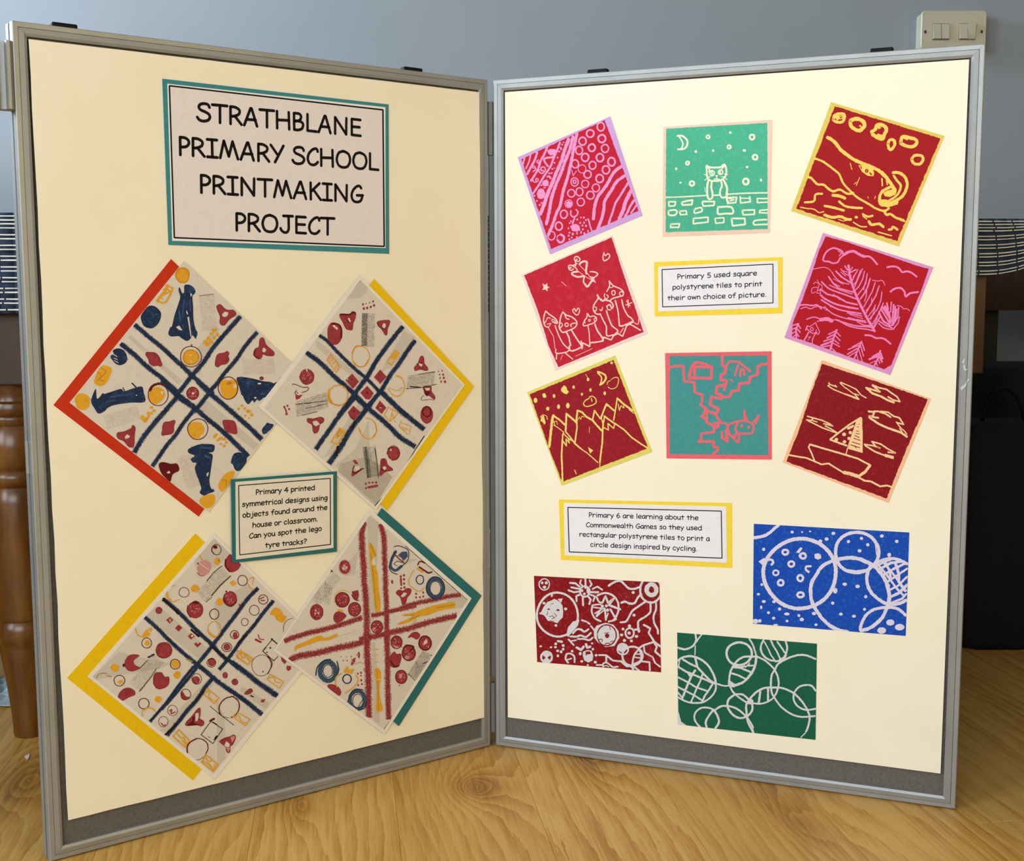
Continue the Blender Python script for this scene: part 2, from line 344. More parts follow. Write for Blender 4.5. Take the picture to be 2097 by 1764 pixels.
for x0, x1, t in ((1911.5, 1927.8, 1), (1928.6, 1944.8, 1), (1966, 1982, 1), (1982.4, 1998.5, -1)):
    zt, zb = swz(48), swz(79.5); mb = MB(); xa, xb = swx(x0), swx(x1); d0, d1 = (.0022, .0062) if t > 0 else (.0058, .0020)
    mb.loft([[(xa, SY + .0005, zt), (xb, SY + .0005, zt), (xb, SY + .0005, zb), (xa, SY + .0005, zb)], [(xa + .0003, SY - d0, zt - .0006), (xb - .0003, SY - d0, zt - .0006), (xb - .0003, SY - d1, zb + .0012), (xa + .0003, SY - d1, zb + .0012)]])
    mb.build('rocker', M['switch_plastic'], root)
    mb = MB(); mb.box((0, 0, 0), X, Y, Z, xa - .0006, xb + .0006, SY - .0004, SY + .001, zb - .0012, zt + .0008); mb.build('rocker_shade', M['rocker_shade_brown'], root)  # added brown backing, paints the shade lines around each rocker
for xx in (1896.5, 2012): 
    mb = MB(); c = (swx(xx), swz(64)); mb.loft([[(c[0] + .0026 * math.cos(k * .5236), yy, c[1] + .0036 * math.sin(k * .5236)) for k in range(12)][::-1] for yy in (SY + .001, SY - .0003)]); mb.build('screw', M['screw_dark'], root)

# ------------------------------------------------------------------ dining table, its cloth
TA = math.radians(8.0); TU = Vector((math.cos(TA), math.sin(TA), 0)); TV = Vector((-math.sin(TA), math.cos(TA), 0))
LEG = Vector((-0.664, 0.058, 0)); TTOP = 0.7292
def tp(u, v, z): return LEG + TU * u + TV * v + Z * z
root = tag(empty('dining_table', tp(.7, .4, 0)), 'pine dining table with thick turned legs standing behind the display board', 'table')
TL, TW = 1.368, 0.78
mb = MB(); mb.box(LEG, TU, TV, Z, -.05, TL + .05, -.05, TW + .05, TTOP - .028, TTOP); bevel(mb.build('tabletop', M['pine'], root), .006)
prof = [(.0218, 0.0), (.0225, .004), (.0235, .03), (.028, .07), (.034, .115), (.0365, .131), (.036, .136), (.040, .142), (.0425, .153), (.040, .166), (.037, .171), (.039, .174), (.0395, .177),
        (.041, .20), (.0435, .25), (.0435, .30), (.041, .34), (.038, .359), (.036, .361), (.041, .366), (.043, .373), (.041, .381), (.036, .385), (.041, .395), (.043, .415), (.040, .435), (.034, .4455),
        (.036, .449), (.038, .456), (.036, .459), (.041, .463), (.042, .470), (.040, .477), (.033, .480), (.031, .490), (.034, .5005)]
for u, v in ((0, 0), (TL, 0), (0, TW), (TL, TW)):
    c = tp(u, v, 0); mb = MB(); pr_ = prof
    if u > 0 and v == 0: pr_ = [(r * 0.5, z) for r, z in prof]
    lathe(mb, c, pr_ + [(.034, .5045)]); o = mb.build('leg', M['pine'], root, loc=c, smooth=True)
    mod = o.modifiers.new('edge', 'EDGE_SPLIT'); mod.split_angle = math.radians(50)
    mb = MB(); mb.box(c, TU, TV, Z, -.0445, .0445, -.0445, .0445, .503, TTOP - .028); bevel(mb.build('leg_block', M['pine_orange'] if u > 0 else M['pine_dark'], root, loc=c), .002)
for a0, a1, v in ((.0445, TL - .0445, -.012), (.0445, TL - .0445, TW - .012)):
    mb = MB(); mb.box(LEG, TU, TV, Z, a0, a1, v, v + .024, .60, TTOP - .028); mb.build('apron', M['pine'], root)
for u in (0, TL):
    mb = MB(); mb.box(LEG, TU, TV, Z, u - .012, u + .012, .0445, TW - .0445, .60, TTOP - .028); mb.build('apron', M['pine'], root)

# cloth: flat top with a front drop whose hem rises to the right
cu0, cu1, cv0 = -.09, 1.60, -.062
def hem(u):
    t = min(max((u - .45) / .8, 0), 1); t = t * t * (3 - 2 * t)
    return 0.1322 * (1 - t) + t * max(0.055, 0.0835 - 2.6 * max(0, u - 1.395) ** 2)
CT = TTOP + .0015
mb = MB(); NU = 90
def drop(u, f):                                            # f: 0 at the fold, 1 at the hem
    d = hem(u) * f; v = cv0 + .004 * math.exp(-d * 200) - .004 * math.sin(u * 9) * f - .004 * f
    return tp(u, v, CT + .0015 - d)
rows = []
for k in range(NU + 1):
    u = cu0 + (cu1 - cu0) * k / NU
    r = [tp(u, TW + .055, CT - .14), tp(u, TW + .062, CT - .01), tp(u, TW + .055, CT + .001), tp(u, .35, CT + .001), tp(u, cv0 + .012, CT + .0015), tp(u, cv0 + .005, CT + .0012)] + [drop(u, f) for f in (.02, .1, .25, .4, .55, .7, .85, 1)]
    rows.append(r)
for k in range(NU):
    for j in range(len(rows[0]) - 1): mb.poly([rows[k][j], rows[k + 1][j], rows[k + 1][j + 1], rows[k][j + 1]])
cloth = mb.build('cloth_fabric', M['cloth_navy'], None, loc=tp(.7, .3, CT), smooth=True)
croot = tag(empty('tablecloth', tp(.7, .3, CT)), 'navy blue tablecloth printed with rows of broken white lines, draped over the pine table', 'tablecloth')
cloth.parent = croot; cloth.location = (0, 0, 0); cloth.modifiers.new('thick', 'SOLIDIFY').thickness = .0012
mb = MB(); pit = .0300
z = .003; rr = []
for k in range(11):
    rr += [z, z + .0053]; z += .0141 if k > 0 else .0105
for q, d in enumerate(rr):
    n = int((cu1 - cu0) / pit) + 1; sh = R.uniform(-.002, .002) + (q // 2) * .0012
    for k in range(n):
        u0 = cu0 + k * pit + sh; u1 = u0 + .0276
        if u1 > cu1: continue
        um = (u0 + u1) / 2; s_ = 1.0
        if um > .45: s_ = max(hem(um), .02) / .1322 * 1.08
        th = .0017
        def pt(u, dd):
            s1 = 1.0 if u < .45 else max(.72, hem(u) / .1322 + .13) if u < 1.2 else .90 * (hem(u) / .0835)
            f = dd * s1 / hem(u)
            if f > .995: return None
            return drop(u, f) - TV * .0022
        pts = [pt(u, dd) for u, dd in ((u0, d), (um, d + R.uniform(-.0003, .0003)), (u1, d), (u1, d + th), (um, d + th + R.uniform(-.0003, .0003)), (u0, d + th))]
        if any(p is None for p in pts): continue
        mb.poly([pts[0], pts[1], pts[4], pts[5]][::-1]); mb.poly([pts[1], pts[2], pts[3], pts[4]][::-1])
tag(mb.build('printed_dash', M['cloth_white'], croot), 'rows of broken white lines', kind='stuff')

# unseen light blocker added left of the table, shades the floor by the left panel
root = tag(empty('blocker_cabinet', (-1.42, .5, 0)), 'unseen dark wooden light blocker with doors, added left of the dining table', 'blocker_cabinet')
mb = MB(); mb.box((0, 0, 0), X, Y, Z, -1.75, -1.08, -.12, .75, .06, .93); bevel(mb.build('body', M['rosewood'], root), .004)
mb = MB(); mb.box((0, 0, 0), X, Y, Z, -1.77, -1.06, -.14, .77, .93, .955); bevel(mb.build('top', M['rosewood'], root), .004)
for x_, y_ in ((-1.72, -.09), (-1.12, -.09), (-1.72, .71), (-1.12, .71)):
    mb = MB(); mb.box((x_, y_, 0), X, Y, Z, -.02, .02, -.02, .02, 0, .06); mb.build('leg', M['rosewood'], root)
for x0, x1 in ((-1.73, -1.42), (-1.41, -1.10)):
    mb = MB(); mb.box((0, 0, 0), X, Y, Z, x0, x1, -.134, -.12, .09, .90); d = bevel(mb.build('door', M['rosewood'], root), .003)
    mb = MB(); hx = x1 - .03 if x0 < -1.5 else x0 + .03; mb.box((hx, -.14, .5), X, Y, Z, -.008, .008, -.012, .006, -.03, .03); mb.build('handle', M['black_plastic'], d)

# unseen light blocker added right of the board, darkens the floor behind it
root = tag(empty('blocker_armchair', (1.5, -.6, 0)), 'unseen dark grey upholstered light blocker added right of the display board', 'blocker_armchair')
def cushion(name, x0, x1, y0, y1, z0, z1):
    mb = MB(); mb.box((0, 0, 0), X, Y, Z, x0, x1, y0, y1, z0, z1); bevel(mb.build(name, M['grey_fabric'], root, smooth=False), .035, 4)
cushion('seat', 1.27, 1.75, -.92, -.30, .14, .44); cushion('backrest', 1.20, 1.80, -.34, -.16, .14, .88)
cushion('armrest', 1.14, 1.28, -.94, -.18, .12, .62); cushion('armrest', 1.74, 1.88, -.94, -.18, .12, .62)
for x_, y_ in ((1.2, -.88), (1.82, -.88), (1.2, -.24), (1.82, -.24)):
    mb = MB(); lathe(mb, (x_, y_), [(.014, 0), (.02, .15)], 12); mb.build('leg', M['rosewood'], root)

# ------------------------------------------------------------------ dark desk and black bags behind the right panel
DY = 0.93
xa = onY(2013, 700, DY).x; xb = onY(2050, 700, DY).x; za = onY(2050, 636, DY).z
root = tag(empty('console_table', (1.4, 1.03, 0)), 'narrow dark reddish-brown console table against the wall beyond the tablecloth', 'table')
mb = MB(); mb.box((0, 0, 0), X, Y, Z, xa - .01, 2.0, DY, DY + .02, za, .74); mb.build('apron', M['rosewood'], root)
mb = MB(); mb.box((0, 0, 0), X, Y, Z, xa - .02, 2.02, DY - .015, 1.14, .74, .758); mb.build('tabletop', M['rosewood'], root)
mb = MB(); mb.box((0, 0, 0), X, Y, Z, xa, xb, DY + .02, DY + .05, 0, .74); mb.build('side_panel', M['dark_side'], root)
mb = MB(); mb.box((0, 0, 0), X, Y, Z, 1.96, 1.98, DY + .02, 1.13, 0, .74); mb.build('side_panel', M['dark_side'], root)
def rounded_bag(name, x0, x1, y0, y1, z1, r, mat, parent):
    mb = MB(); rings = []
    for yy, e in ((y0, .02), (y0 + .015, .004), (y0 + .05, 0), (y1 - .05, 0), (y1 - .015, .004), (y1, .02)):
        pts = []
        for cx_, cz_, a0, rr_ in ((x1 - r - e, z1 - r - e, 0, r), (x0 + r + e, z1 - r - e, 90, r), (x0 + .02 + e, .02, 180, .02), (x1 - .02 - e, .02, 270, .02)):
            for k in range(7):
                t = math.radians(a0 + 15 * k); pts.append((cx_ + rr_ * math.cos(t), yy, cz_ + rr_ * math.sin(t)))
        rings.append(pts[::-1])
    mb.loft(rings); return mb.build(name, mat, parent, smooth=True)
BY = 0.47
q0 = onY(2050, 748, BY + .16); z1 = q0.z
root = tag(empty('case', (q0.x + .15, BY + .25, 0)), 'tall black case with a rounded top on the floor by the console table', 'case')
o = rounded_bag('case_body', q0.x, q0.x + .26, BY + .16, BY + .36, z1, .035, M['bag_black'], root)
mb = MB(); mb.box((0, 0, 0), X, Y, Z, q0.x + .06, q0.x + .20, BY + .154, BY + .162, z1 - .12, z1 - .06); mb.build('pocket', M['black_plastic'], root)
p0 = onY(1975, 868, BY); p1 = onY(2150, 868, BY)
root = tag(empty('holdall', ((p0.x + p1.x) / 2, BY + .07, 0)), 'low black bag with looped handles on the floor in front of the tall black case', 'bag')
rounded_bag('bag_body', p0.x, p1.x + .12, BY, BY + .15, p0.z, .03, M['bag_black'], root)
mb = MB(); hp = [onY(x, y, BY + .05) for x, y in ((2008, 880), (2014, 850), (2022, 824), (2034, 804), (2048, 794), (2064, 796), (2082, 812), (2094, 840), (2100, 880))]
tube(mb, hp, .0035); mb.build('handle', M['black_plastic'], root, smooth=True)

# ------------------------------------------------------------------ litter on the floor
c = onZ(56, 1551, 0); pts = [onZ(x, y, 0) for x, y in ((50.5, 1551), (60.5, 1545), (60.0, 1552), (56.5, 1557.5))]
mb = MB(); mb.loft([[p + Z * .0002 for p in pts][::-1], [p + Z * .0012 for p in pts][::-1]]); tag(mb.build('paper_scrap', M['scrap_white'], None, loc=c), 'tiny white paper scrap on the oak floor by the left panel', 'paper')
cc = onZ(-12, 1452, 0); mb = MB(); N_ = 10
hh = [[0.004 + .05 * (0.5 + .5 * math.sin(i * 1.3 + j * .7)) * math.exp(-((i - 4) ** 2 + (j - 6) ** 2) / 16) + R.uniform(0, .003) for j in range(N_)] for i in range(N_)]
for i in range(N_ - 1):
    for j in range(N_ - 1): mb.poly([(cc.x - .085 + .0125 * a_, cc.y - .0 + .014 * b_ , hh[a_][b_]) for a_, b_ in ((i, j), (i + 1, j), (i + 1, j + 1), (i, j + 1))])
o = mb.build('crumpled_paper', M['pale_blue_paper'], None, loc=cc); o.modifiers.new('thick', 'SOLIDIFY').thickness = .0008
tag(o, 'crumpled pale blue paper on the floor behind the turned table leg', 'paper')
# Artwork line data: traced print designs.  L smooth stroke, P straight stroke, O ring, D dot, F filled shape, @ colour
ART = {}
ART['a1'] = dict(o=(1040,232), s=6.0, sheet=[(120,542),(1258,38),(1655,1258),(518,1735)], paper='lilac',
 ink=[(165,565),(1190,85),(1605,1200),(530,1670)], inkc='red_pink', line='pinklilac', rough=5, d='''
L 20 205 552 180 640
L 18 280 505 262 590 222 680
P 26 360 485 330 580 282 665 238 750
L 26 485 415 440 520 400 590 370 690 285 830
L 14 375 575 358 590 365 612 388 600
O 12 320 662 18 12
L 14 335 672 345 690 310 715
L 24 640 360 605 455 560 560 520 660 440 780 400 850 312 985
F 482 460 520 440 580 442 600 470 585 500 530 520 500 500
L 24 545 540 455 555 450 590 490 650
P 10 585 480 545 540
L 16 380 690 385 720 420 740 460 700 450 665 415 665 405 700 435 705
L 14 305 820 325 848 360 840 375 815 350 800 345 830
D 685 358 11 9
D 668 385 10 12
D 648 425 14 10
D 655 440 10 14
D 630 470 14 11
D 610 545 10 14
D 572 610 11 11
D 570 675 9 9
D 545 685 12 10
D 510 740 12 12
D 538 735 11 13
L 22 487 780 505 775 525 800
F 420 860 440 825 480 815 500 840 500 890 465 900 430 890
D 450 915 18 8
D 410 885 12 10
O 8 462 850 12 18
F 355 990 375 940 400 925 440 935 460 985 450 1040 410 1055 370 1045
D 328 1015 10 12
D 357 1078 12 10
D 418 1103 12 12
D 392 1128 13 13
L 42 745 320 700 450 660 580 600 720 540 870 490 990 450 1110 400 1240
L 38 800 290 760 450 700 600 650 740 590 880 540 1030 510 1200 475 1360
L 36 848 250 810 430 780 590 735 780 680 960 640 1140 600 1220 560 1340 500 1490
O 18 1142 166 44 52
O 20 1012 250 45 46
O 20 918 344 44 48
O 22 1155 312 45 48
O 18 876 456 42 50
O 22 1032 424 42 44
O 18 1194 433 44 48
O 20 950 543 44 48
O 22 1132 546 44 48
O 18 826 622 42 50
O 10 912 684 48 50
O 18 1040 640 42 48
O 18 980 752 44 46
O 22 1274 596 44 50
O 20 1205 696 44 50
O 20 1128 803 45 50
O 14 820 845 44 52
O 14 820 842 18 22
O 14 950 870 44 46
O 16 1082 918 44 48
O 16 780 984 44 46
O 16 880 966 42 50
O 18 1014 1008 46 48
O 16 896 1092 44 48
O 10 748 1113 46 48
F 715 1100 745 1075 790 1100 780 1140 750 1155 720 1140
O 18 688 1242 42 50
L 18 775 1200 775 1250 810 1275 850 1250 862 1210
L 18 850 1200 840 1185
O 20 627 1388 42 50
O 14 536 1506 44 52
L 26 650 1490 690 1520 680 1570 640 1590 610 1560
L 10 650 1490 610 1510 605 1540
P 9 785 700 803 770 842 710
L 20 820 1285 795 1355
F 765 1390 800 1365 840 1360 880 1385 890 1440 840 1455 790 1445
D 898 1282 12 10
D 934 1282 12 14
D 852 1306 12 12
D 776 1328 12 12
D 760 1352 11 11
D 960 1312 12 12
D 890 1348 12 14
D 937 1345 12 14
D 917 1380 12 14
D 960 1385 12 16
D 745 1415 10 14
D 922 1427 12 14
D 757 1468 12 12
D 900 1465 12 18
D 850 1475 10 18
D 797 1484 14 18
D 940 1475 12 14
D 748 1505 12 14
D 785 1528 12 12
D 757 1550 12 14
D 848 1525 12 12
D 985 1450 10 20
L 18 985 1300 1000 1340 1015 1400 1030 1440
L 38 1395 655 1300 730 1210 890 1110 1020 1070 1130 1050 1300
L 38 1435 770 1340 840 1270 950 1190 1080 1180 1180 1150 1300 1105 1430
L 26 1475 860 1420 950 1370 1030 1320 1110 1290 1210 1260 1290 1240 1360
L 44 1515 950 1450 1080 1420 1180 1370 1300
L 28 1550 1070 1500 1150 1470 1220 1440 1260
L 22 1580 1130 1540 1190 1515 1225
''')
ART['a2'] = dict(o=(1320,220), s=6.0, sheet=[(230,240),(1567,150),(1538,1540),(222,1590)], paper='peach_pink',
 ink=[(265,262),(1508,190),(1512,1495),(258,1535)], inkc='green', line='mint_cream', rough=4, d='''
L 22 405 350 460 350 520 400 520 470 480 510 410 515
L 18 425 355 470 440 455 500 430 515
O 20 780 363 20 20
O 24 1320 365 29 30
O 22 1038 486 21 21
O 24 1358 612 29 29
O 22 528 685 20 20
D 1053 310 16 16
D 630 543 18 16
D 843 532 15 16
D 1225 530 22 16
D 388 755 14 18
D 1260 733 18 15
D 440 925 16 12
D 1430 893 14 20
O 26 1244 912 34 36
O 24 582 935 28 28
L 22 760 720 765 790 770 860 800 895 850 905 940 895 990 850 1005 780 990 710 970 705 930 735 850 740 800 735 765 715
L 18 775 730 800 770 790 790
L 18 985 715 950 750
O 16 828 808 28 32
O 16 934 796 28 28
F 815 780 835 780 838 835 820 835
F 915 770 935 768 940 825 920 825
F 865 835 905 830 895 850 890 875 880 875 880 855
L 14 855 885 885 880 920 885
P 10 735 825 775 830
P 10 740 895 790 860
P 8 765 850 810 855
P 10 980 820 1022 825
P 10 980 850 1010 890
P 8 940 855 990 850
L 24 780 905 770 980 770 1070 785 1120 805 1130 830 1110 835 1060 820 990 825 910
L 22 940 905 950 960 930 1020 930 1080 960 1110 1000 1100
L 26 975 900 1010 980 1010 1060 1010 1120 1025 1170
P 18 845 1080 925 1078
P 7 740 985 745 1040
L 16 260 1106 500 1098 755 1082
L 18 1015 1068 1250 1055 1508 1050
P 20 1010 1110 1130 1105 1120 1170 1020 1180
P 16 1040 1120 1100 1135 1050 1150
P 20 295 1160 380 1160 370 1210 300 1215 295 1160
P 22 455 1165 520 1150 590 1140 580 1195 465 1200 455 1165
P 20 715 1155 860 1160 850 1205 720 1215 708 1170
P 18 720 1160 860 1155
P 20 1175 1100 1180 1175 1300 1160 1290 1100
P 14 1175 1115 1300 1120
P 18 1508 1120 1385 1120 1385 1170 1508 1165
L 22 300 1270 370 1260 400 1285 370 1325 300 1320 295 1275
P 18 430 1275 510 1270 520 1315 440 1320 430 1275
L 20 620 1250 690 1232 705 1275 620 1300 610 1270 630 1240
L 24 905 1225 1060 1225 1085 1300 1000 1305 905 1310 900 1240
P 20 1200 1265 1350 1260 1350 1315 1210 1320 1200 1265
P 18 1510 1258 1420 1265 1410 1295 1510 1298
P 20 600 1365 780 1350 780 1410 600 1430 600 1365
P 18 865 1365 975 1355 975 1415 875 1425 865 1365
P 22 1070 1365 1230 1365 1235 1440 1080 1455 1070 1365
L 20 1500 1380 1400 1385 1345 1400 1345 1440 1420 1440 1505 1438
P 20 320 1435 430 1430 420 1475 320 1475 320 1435
''')
ART['a3'] = dict(o=(1600,210), s=5.991, sheet=[(610,-5),(2000,410),(1440,1765),(118,1330)], paper='mustard_yellow',
 ink=[(655,45),(1955,440),(1420,1700),(185,1305)], inkc='red', line='butter', rough=9, d='''
L 34 640 205 650 160 700 140 770 145 770 200 745 240 680 240 635 210
F 655 160 710 150 720 190 690 225 650 180
L 12 720 170 755 165 740 195 700 200
L 46 850 220 920 200 1000 230 1020 290 960 345 890 320 850 280 848 230
D 968 288 14 12
L 44 1110 360 1150 330 1180 275 1260 285 1290 330 1270 380 1240 450 1180 430 1120 390
F 1180 280 1210 270 1210 300 1230 310 1190 330 1180 300
F 1180 380 1210 390 1250 400 1240 450 1170 450
L 36 1310 500 1330 460 1380 460 1390 520 1350 580 1320 560 1308 510
L 42 1465 480 1490 420 1560 430 1640 450 1665 490 1620 540 1560 540 1500 520 1468 500
F 1495 430 1530 440 1560 445 1545 465 1510 450
L 34 1600 690 1640 650 1720 655 1740 700 1700 755 1630 750 1598 700
L 42 570 430 650 480 740 590 860 680 960 735 1080 780 1200 840 1280 910 1340 990 1395 1070
F 945 770 1020 770 1120 800 1140 870 1130 905 1060 900 990 850
@ red
L 14 975 785 985 810
O 16 1048 840 14 16
L 18 1090 865 1105 885
@ butter
L 26 420 690 520 730 640 820 710 880 760 990 850 1090 940 1170 1080 1250 1160 1300 1260 1330 1320 1300
L 28 325 915 370 930 440 1000 520 1010 580 1060 640 1090 720 1070 810 1120 880 1110
L 30 1265 1335 1290 1380 1340 1370 1400 1410 1500 1450
L 16 1440 1420 1500 1440 1510 1460
L 36 1370 860 1450 865 1520 920 1545 1020 1500 1130 1430 1190 1340 1240
L 28 1380 900 1420 960 1465 1020 1440 1110 1380 1170 1310 1210
L 34 1330 1040 1230 1100 1205 1190 1220 1250 1290 1260 1380 1210
F 1250 1110 1300 1080 1400 1060 1415 1090 1400 1130 1330 1160 1270 1150
F 1205 1190 1290 1190 1330 1220 1440 1210 1430 1250 1300 1290 1215 1240
F 1330 1040 1390 1040 1415 1075 1380 1080
L 18 1235 935 1240 1020
L 18 1290 950 1300 1005
P 9 960 920 920 1020
P 8 920 980 895 1000
L 10 845 745 865 820
P 8 1060 1155 1070 1175
P 9 1155 1150 1145 1180
L 26 290 1225 400 1210 420 1130 500 1120
L 38 635 1140 720 1150 780 1175
L 28 710 1215 780 1270 880 1290 990 1295
L 30 535 1270 640 1290 765 1325
L 34 530 1380 620 1410 720 1400 800 1430 850 1435
P 10 700 1435 760 1455 840 1440
L 14 235 1285 310 1300 400 1310 460 1350 520 1340
L 26 1000 1370 1060 1400 1120 1390
D 920 1408 22 16
P 14 1000 1395 1050 1430
L 16 885 1470 970 1520 1045 1525
L 32 1075 1460 1110 1500 1200 1490 1250 1525
L 28 1320 1560 1355 1555 1370 1525 1425 1560
L 16 1190 1590 1260 1610 1350 1635
''')
ART['a4'] = dict(o=(1050,474), s=6.0, sheet=[(108,535),(1222,52),(1660,1255),(525,1710)], paper='pale_pink',
 ink=[(140,540),(1215,75),(1400,640),(1608,1235),(560,1670),(440,1400),(300,950)], inkc='rose_red', line='blush', rough=4, d='''
L 14 1120 265 1108 320 1125 362 1180 330 1190 290 1165 275 1140 300 1118 262
F 365 640 400 660 425 635 425 675 455 690 425 700 430 738 400 715 360 720 380 690
L 14 760 350 760 320 795 310 825 340 810 370 780 360 790 340
L 14 765 355 775 400 760 410 790 395
L 14 745 460 720 480 690 460 690 420 730 420 780 455 790 480
L 12 720 450 705 440 700 470
L 14 730 425 770 405
P 12 780 400 770 430
L 24 820 405 850 375 900 370 912 400 900 480 905 520
P 7 825 420 905 500 950 560
L 22 870 550 800 560 745 540 725 515 750 500 800 495
P 7 805 490 870 540 950 590
L 18 880 550 870 620 890 650
L 24 890 650 915 680 950 640 970 610
L 16 955 495 1005 500 1045 525 1000 565 950 560
F 950 575 980 580 1005 555 1000 590 1025 635 985 615 955 640 970 605
P 6 600 620 655 668
L 12 740 965 760 950 775 985 800 945 820 960 815 1000 790 1030 750 1000 735 965
P 12 1415 840 1420 930
P 12 1390 905 1465 875
P 12 1400 855 1440 915
L 14 405 980 385 1040 380 1110 400 1165 440 1180
L 16 405 980 450 1020 520 1070 550 1120 530 1130 490 1110
L 10 415 1090 430 1060 460 1070
L 10 480 1100 485 1080 520 1100 535 1130
P 8 420 1140 470 1130 440 1180
L 12 390 1130 410 1100
P 7 440 1190 500 1290 520 1440
L 14 520 1160 570 1290 620 1380 680 1440
L 16 615 990 590 1050 575 1140 575 1190 610 1240 660 1230 750 1190 785 1150 780 1100 720 1050 660 1030 615 990
L 12 575 1120 600 1130 610 1160 580 1190
O 12 662 1148 20 22
L 14 640 1025 660 1070 690 1080
L 14 720 1170 710 1150 740 1130 770 1130
P 18 660 1240 690 1300 710 1400
L 18 720 1210 780 1310 840 1400 830 1430 720 1470 690 1420
P 10 700 1400 700 1445
L 14 530 1450 540 1500 670 1480 700 1430
P 14 540 1500 535 1570
P 14 640 1490 735 1570
L 14 915 1010 910 1060 880 1100 870 1160 960 1140 1020 1105 1025 1060 990 1040 950 1050 920 1010
O 10 942 1093 12 12
L 10 890 1130 885 1095 905 1070
L 10 1010 1110 1000 1080 1025 1060
P 12 925 1165 940 1250 945 1360
L 18 1010 1140 1040 1220 1100 1310 1090 1350 950 1370
P 16 855 1430 860 1370 945 1415 950 1365
P 18 840 1350 850 1440
L 16 1040 780 1050 820 1000 900 990 960 1020 1010 1070 1020
L 18 1040 790 1090 850 1150 845 1210 870 1235 920 1215 950
L 12 1010 930 1030 940 1020 980 995 970
L 12 1070 960 1090 975 1105 935
L 14 1155 920 1170 960 1200 965
L 18 1165 915 1190 900 1215 940
L 16 1075 1015 1110 1090 1150 1170 1150 1240 1165 1285 1250 1270
L 16 1150 975 1185 1080 1220 1160 1290 1220 1260 1260
L 12 1130 765 1125 800 1150 830 1175 800 1155 780
L 14 1085 830 1110 860 1130 830
L 14 1185 610 1190 670 1155 740
L 16 1185 615 1240 670 1320 705 1360 750 1350 790 1310 800
O 12 1238 756 22 28
P 10 1190 690 1220 690 1240 670
L 12 1330 740 1310 760 1325 790
L 16 1320 800 1230 825 1200 850
L 12 1360 745 1330 745
P 16 1260 850 1290 960 1300 1030 1310 1160 1350 1165 1400 1140
L 16 1340 840 1360 930 1410 1030 1460 1070 1470 1120 1330 1165
L 20 1410 1140 1470 1110
P 16 1110 1350 1115 1300 1210 1335 1240 1280 1300 1255
P 16 1280 1250 1350 1290 1400 1160 1440 1140 1570 1215
P 10 1320 1250 1360 1190
L 10 1490 1120 1540 1140 1550 1060 1545 1010
P 5 610 1520 590 1580
P 5 770 1535 980 1440
''')
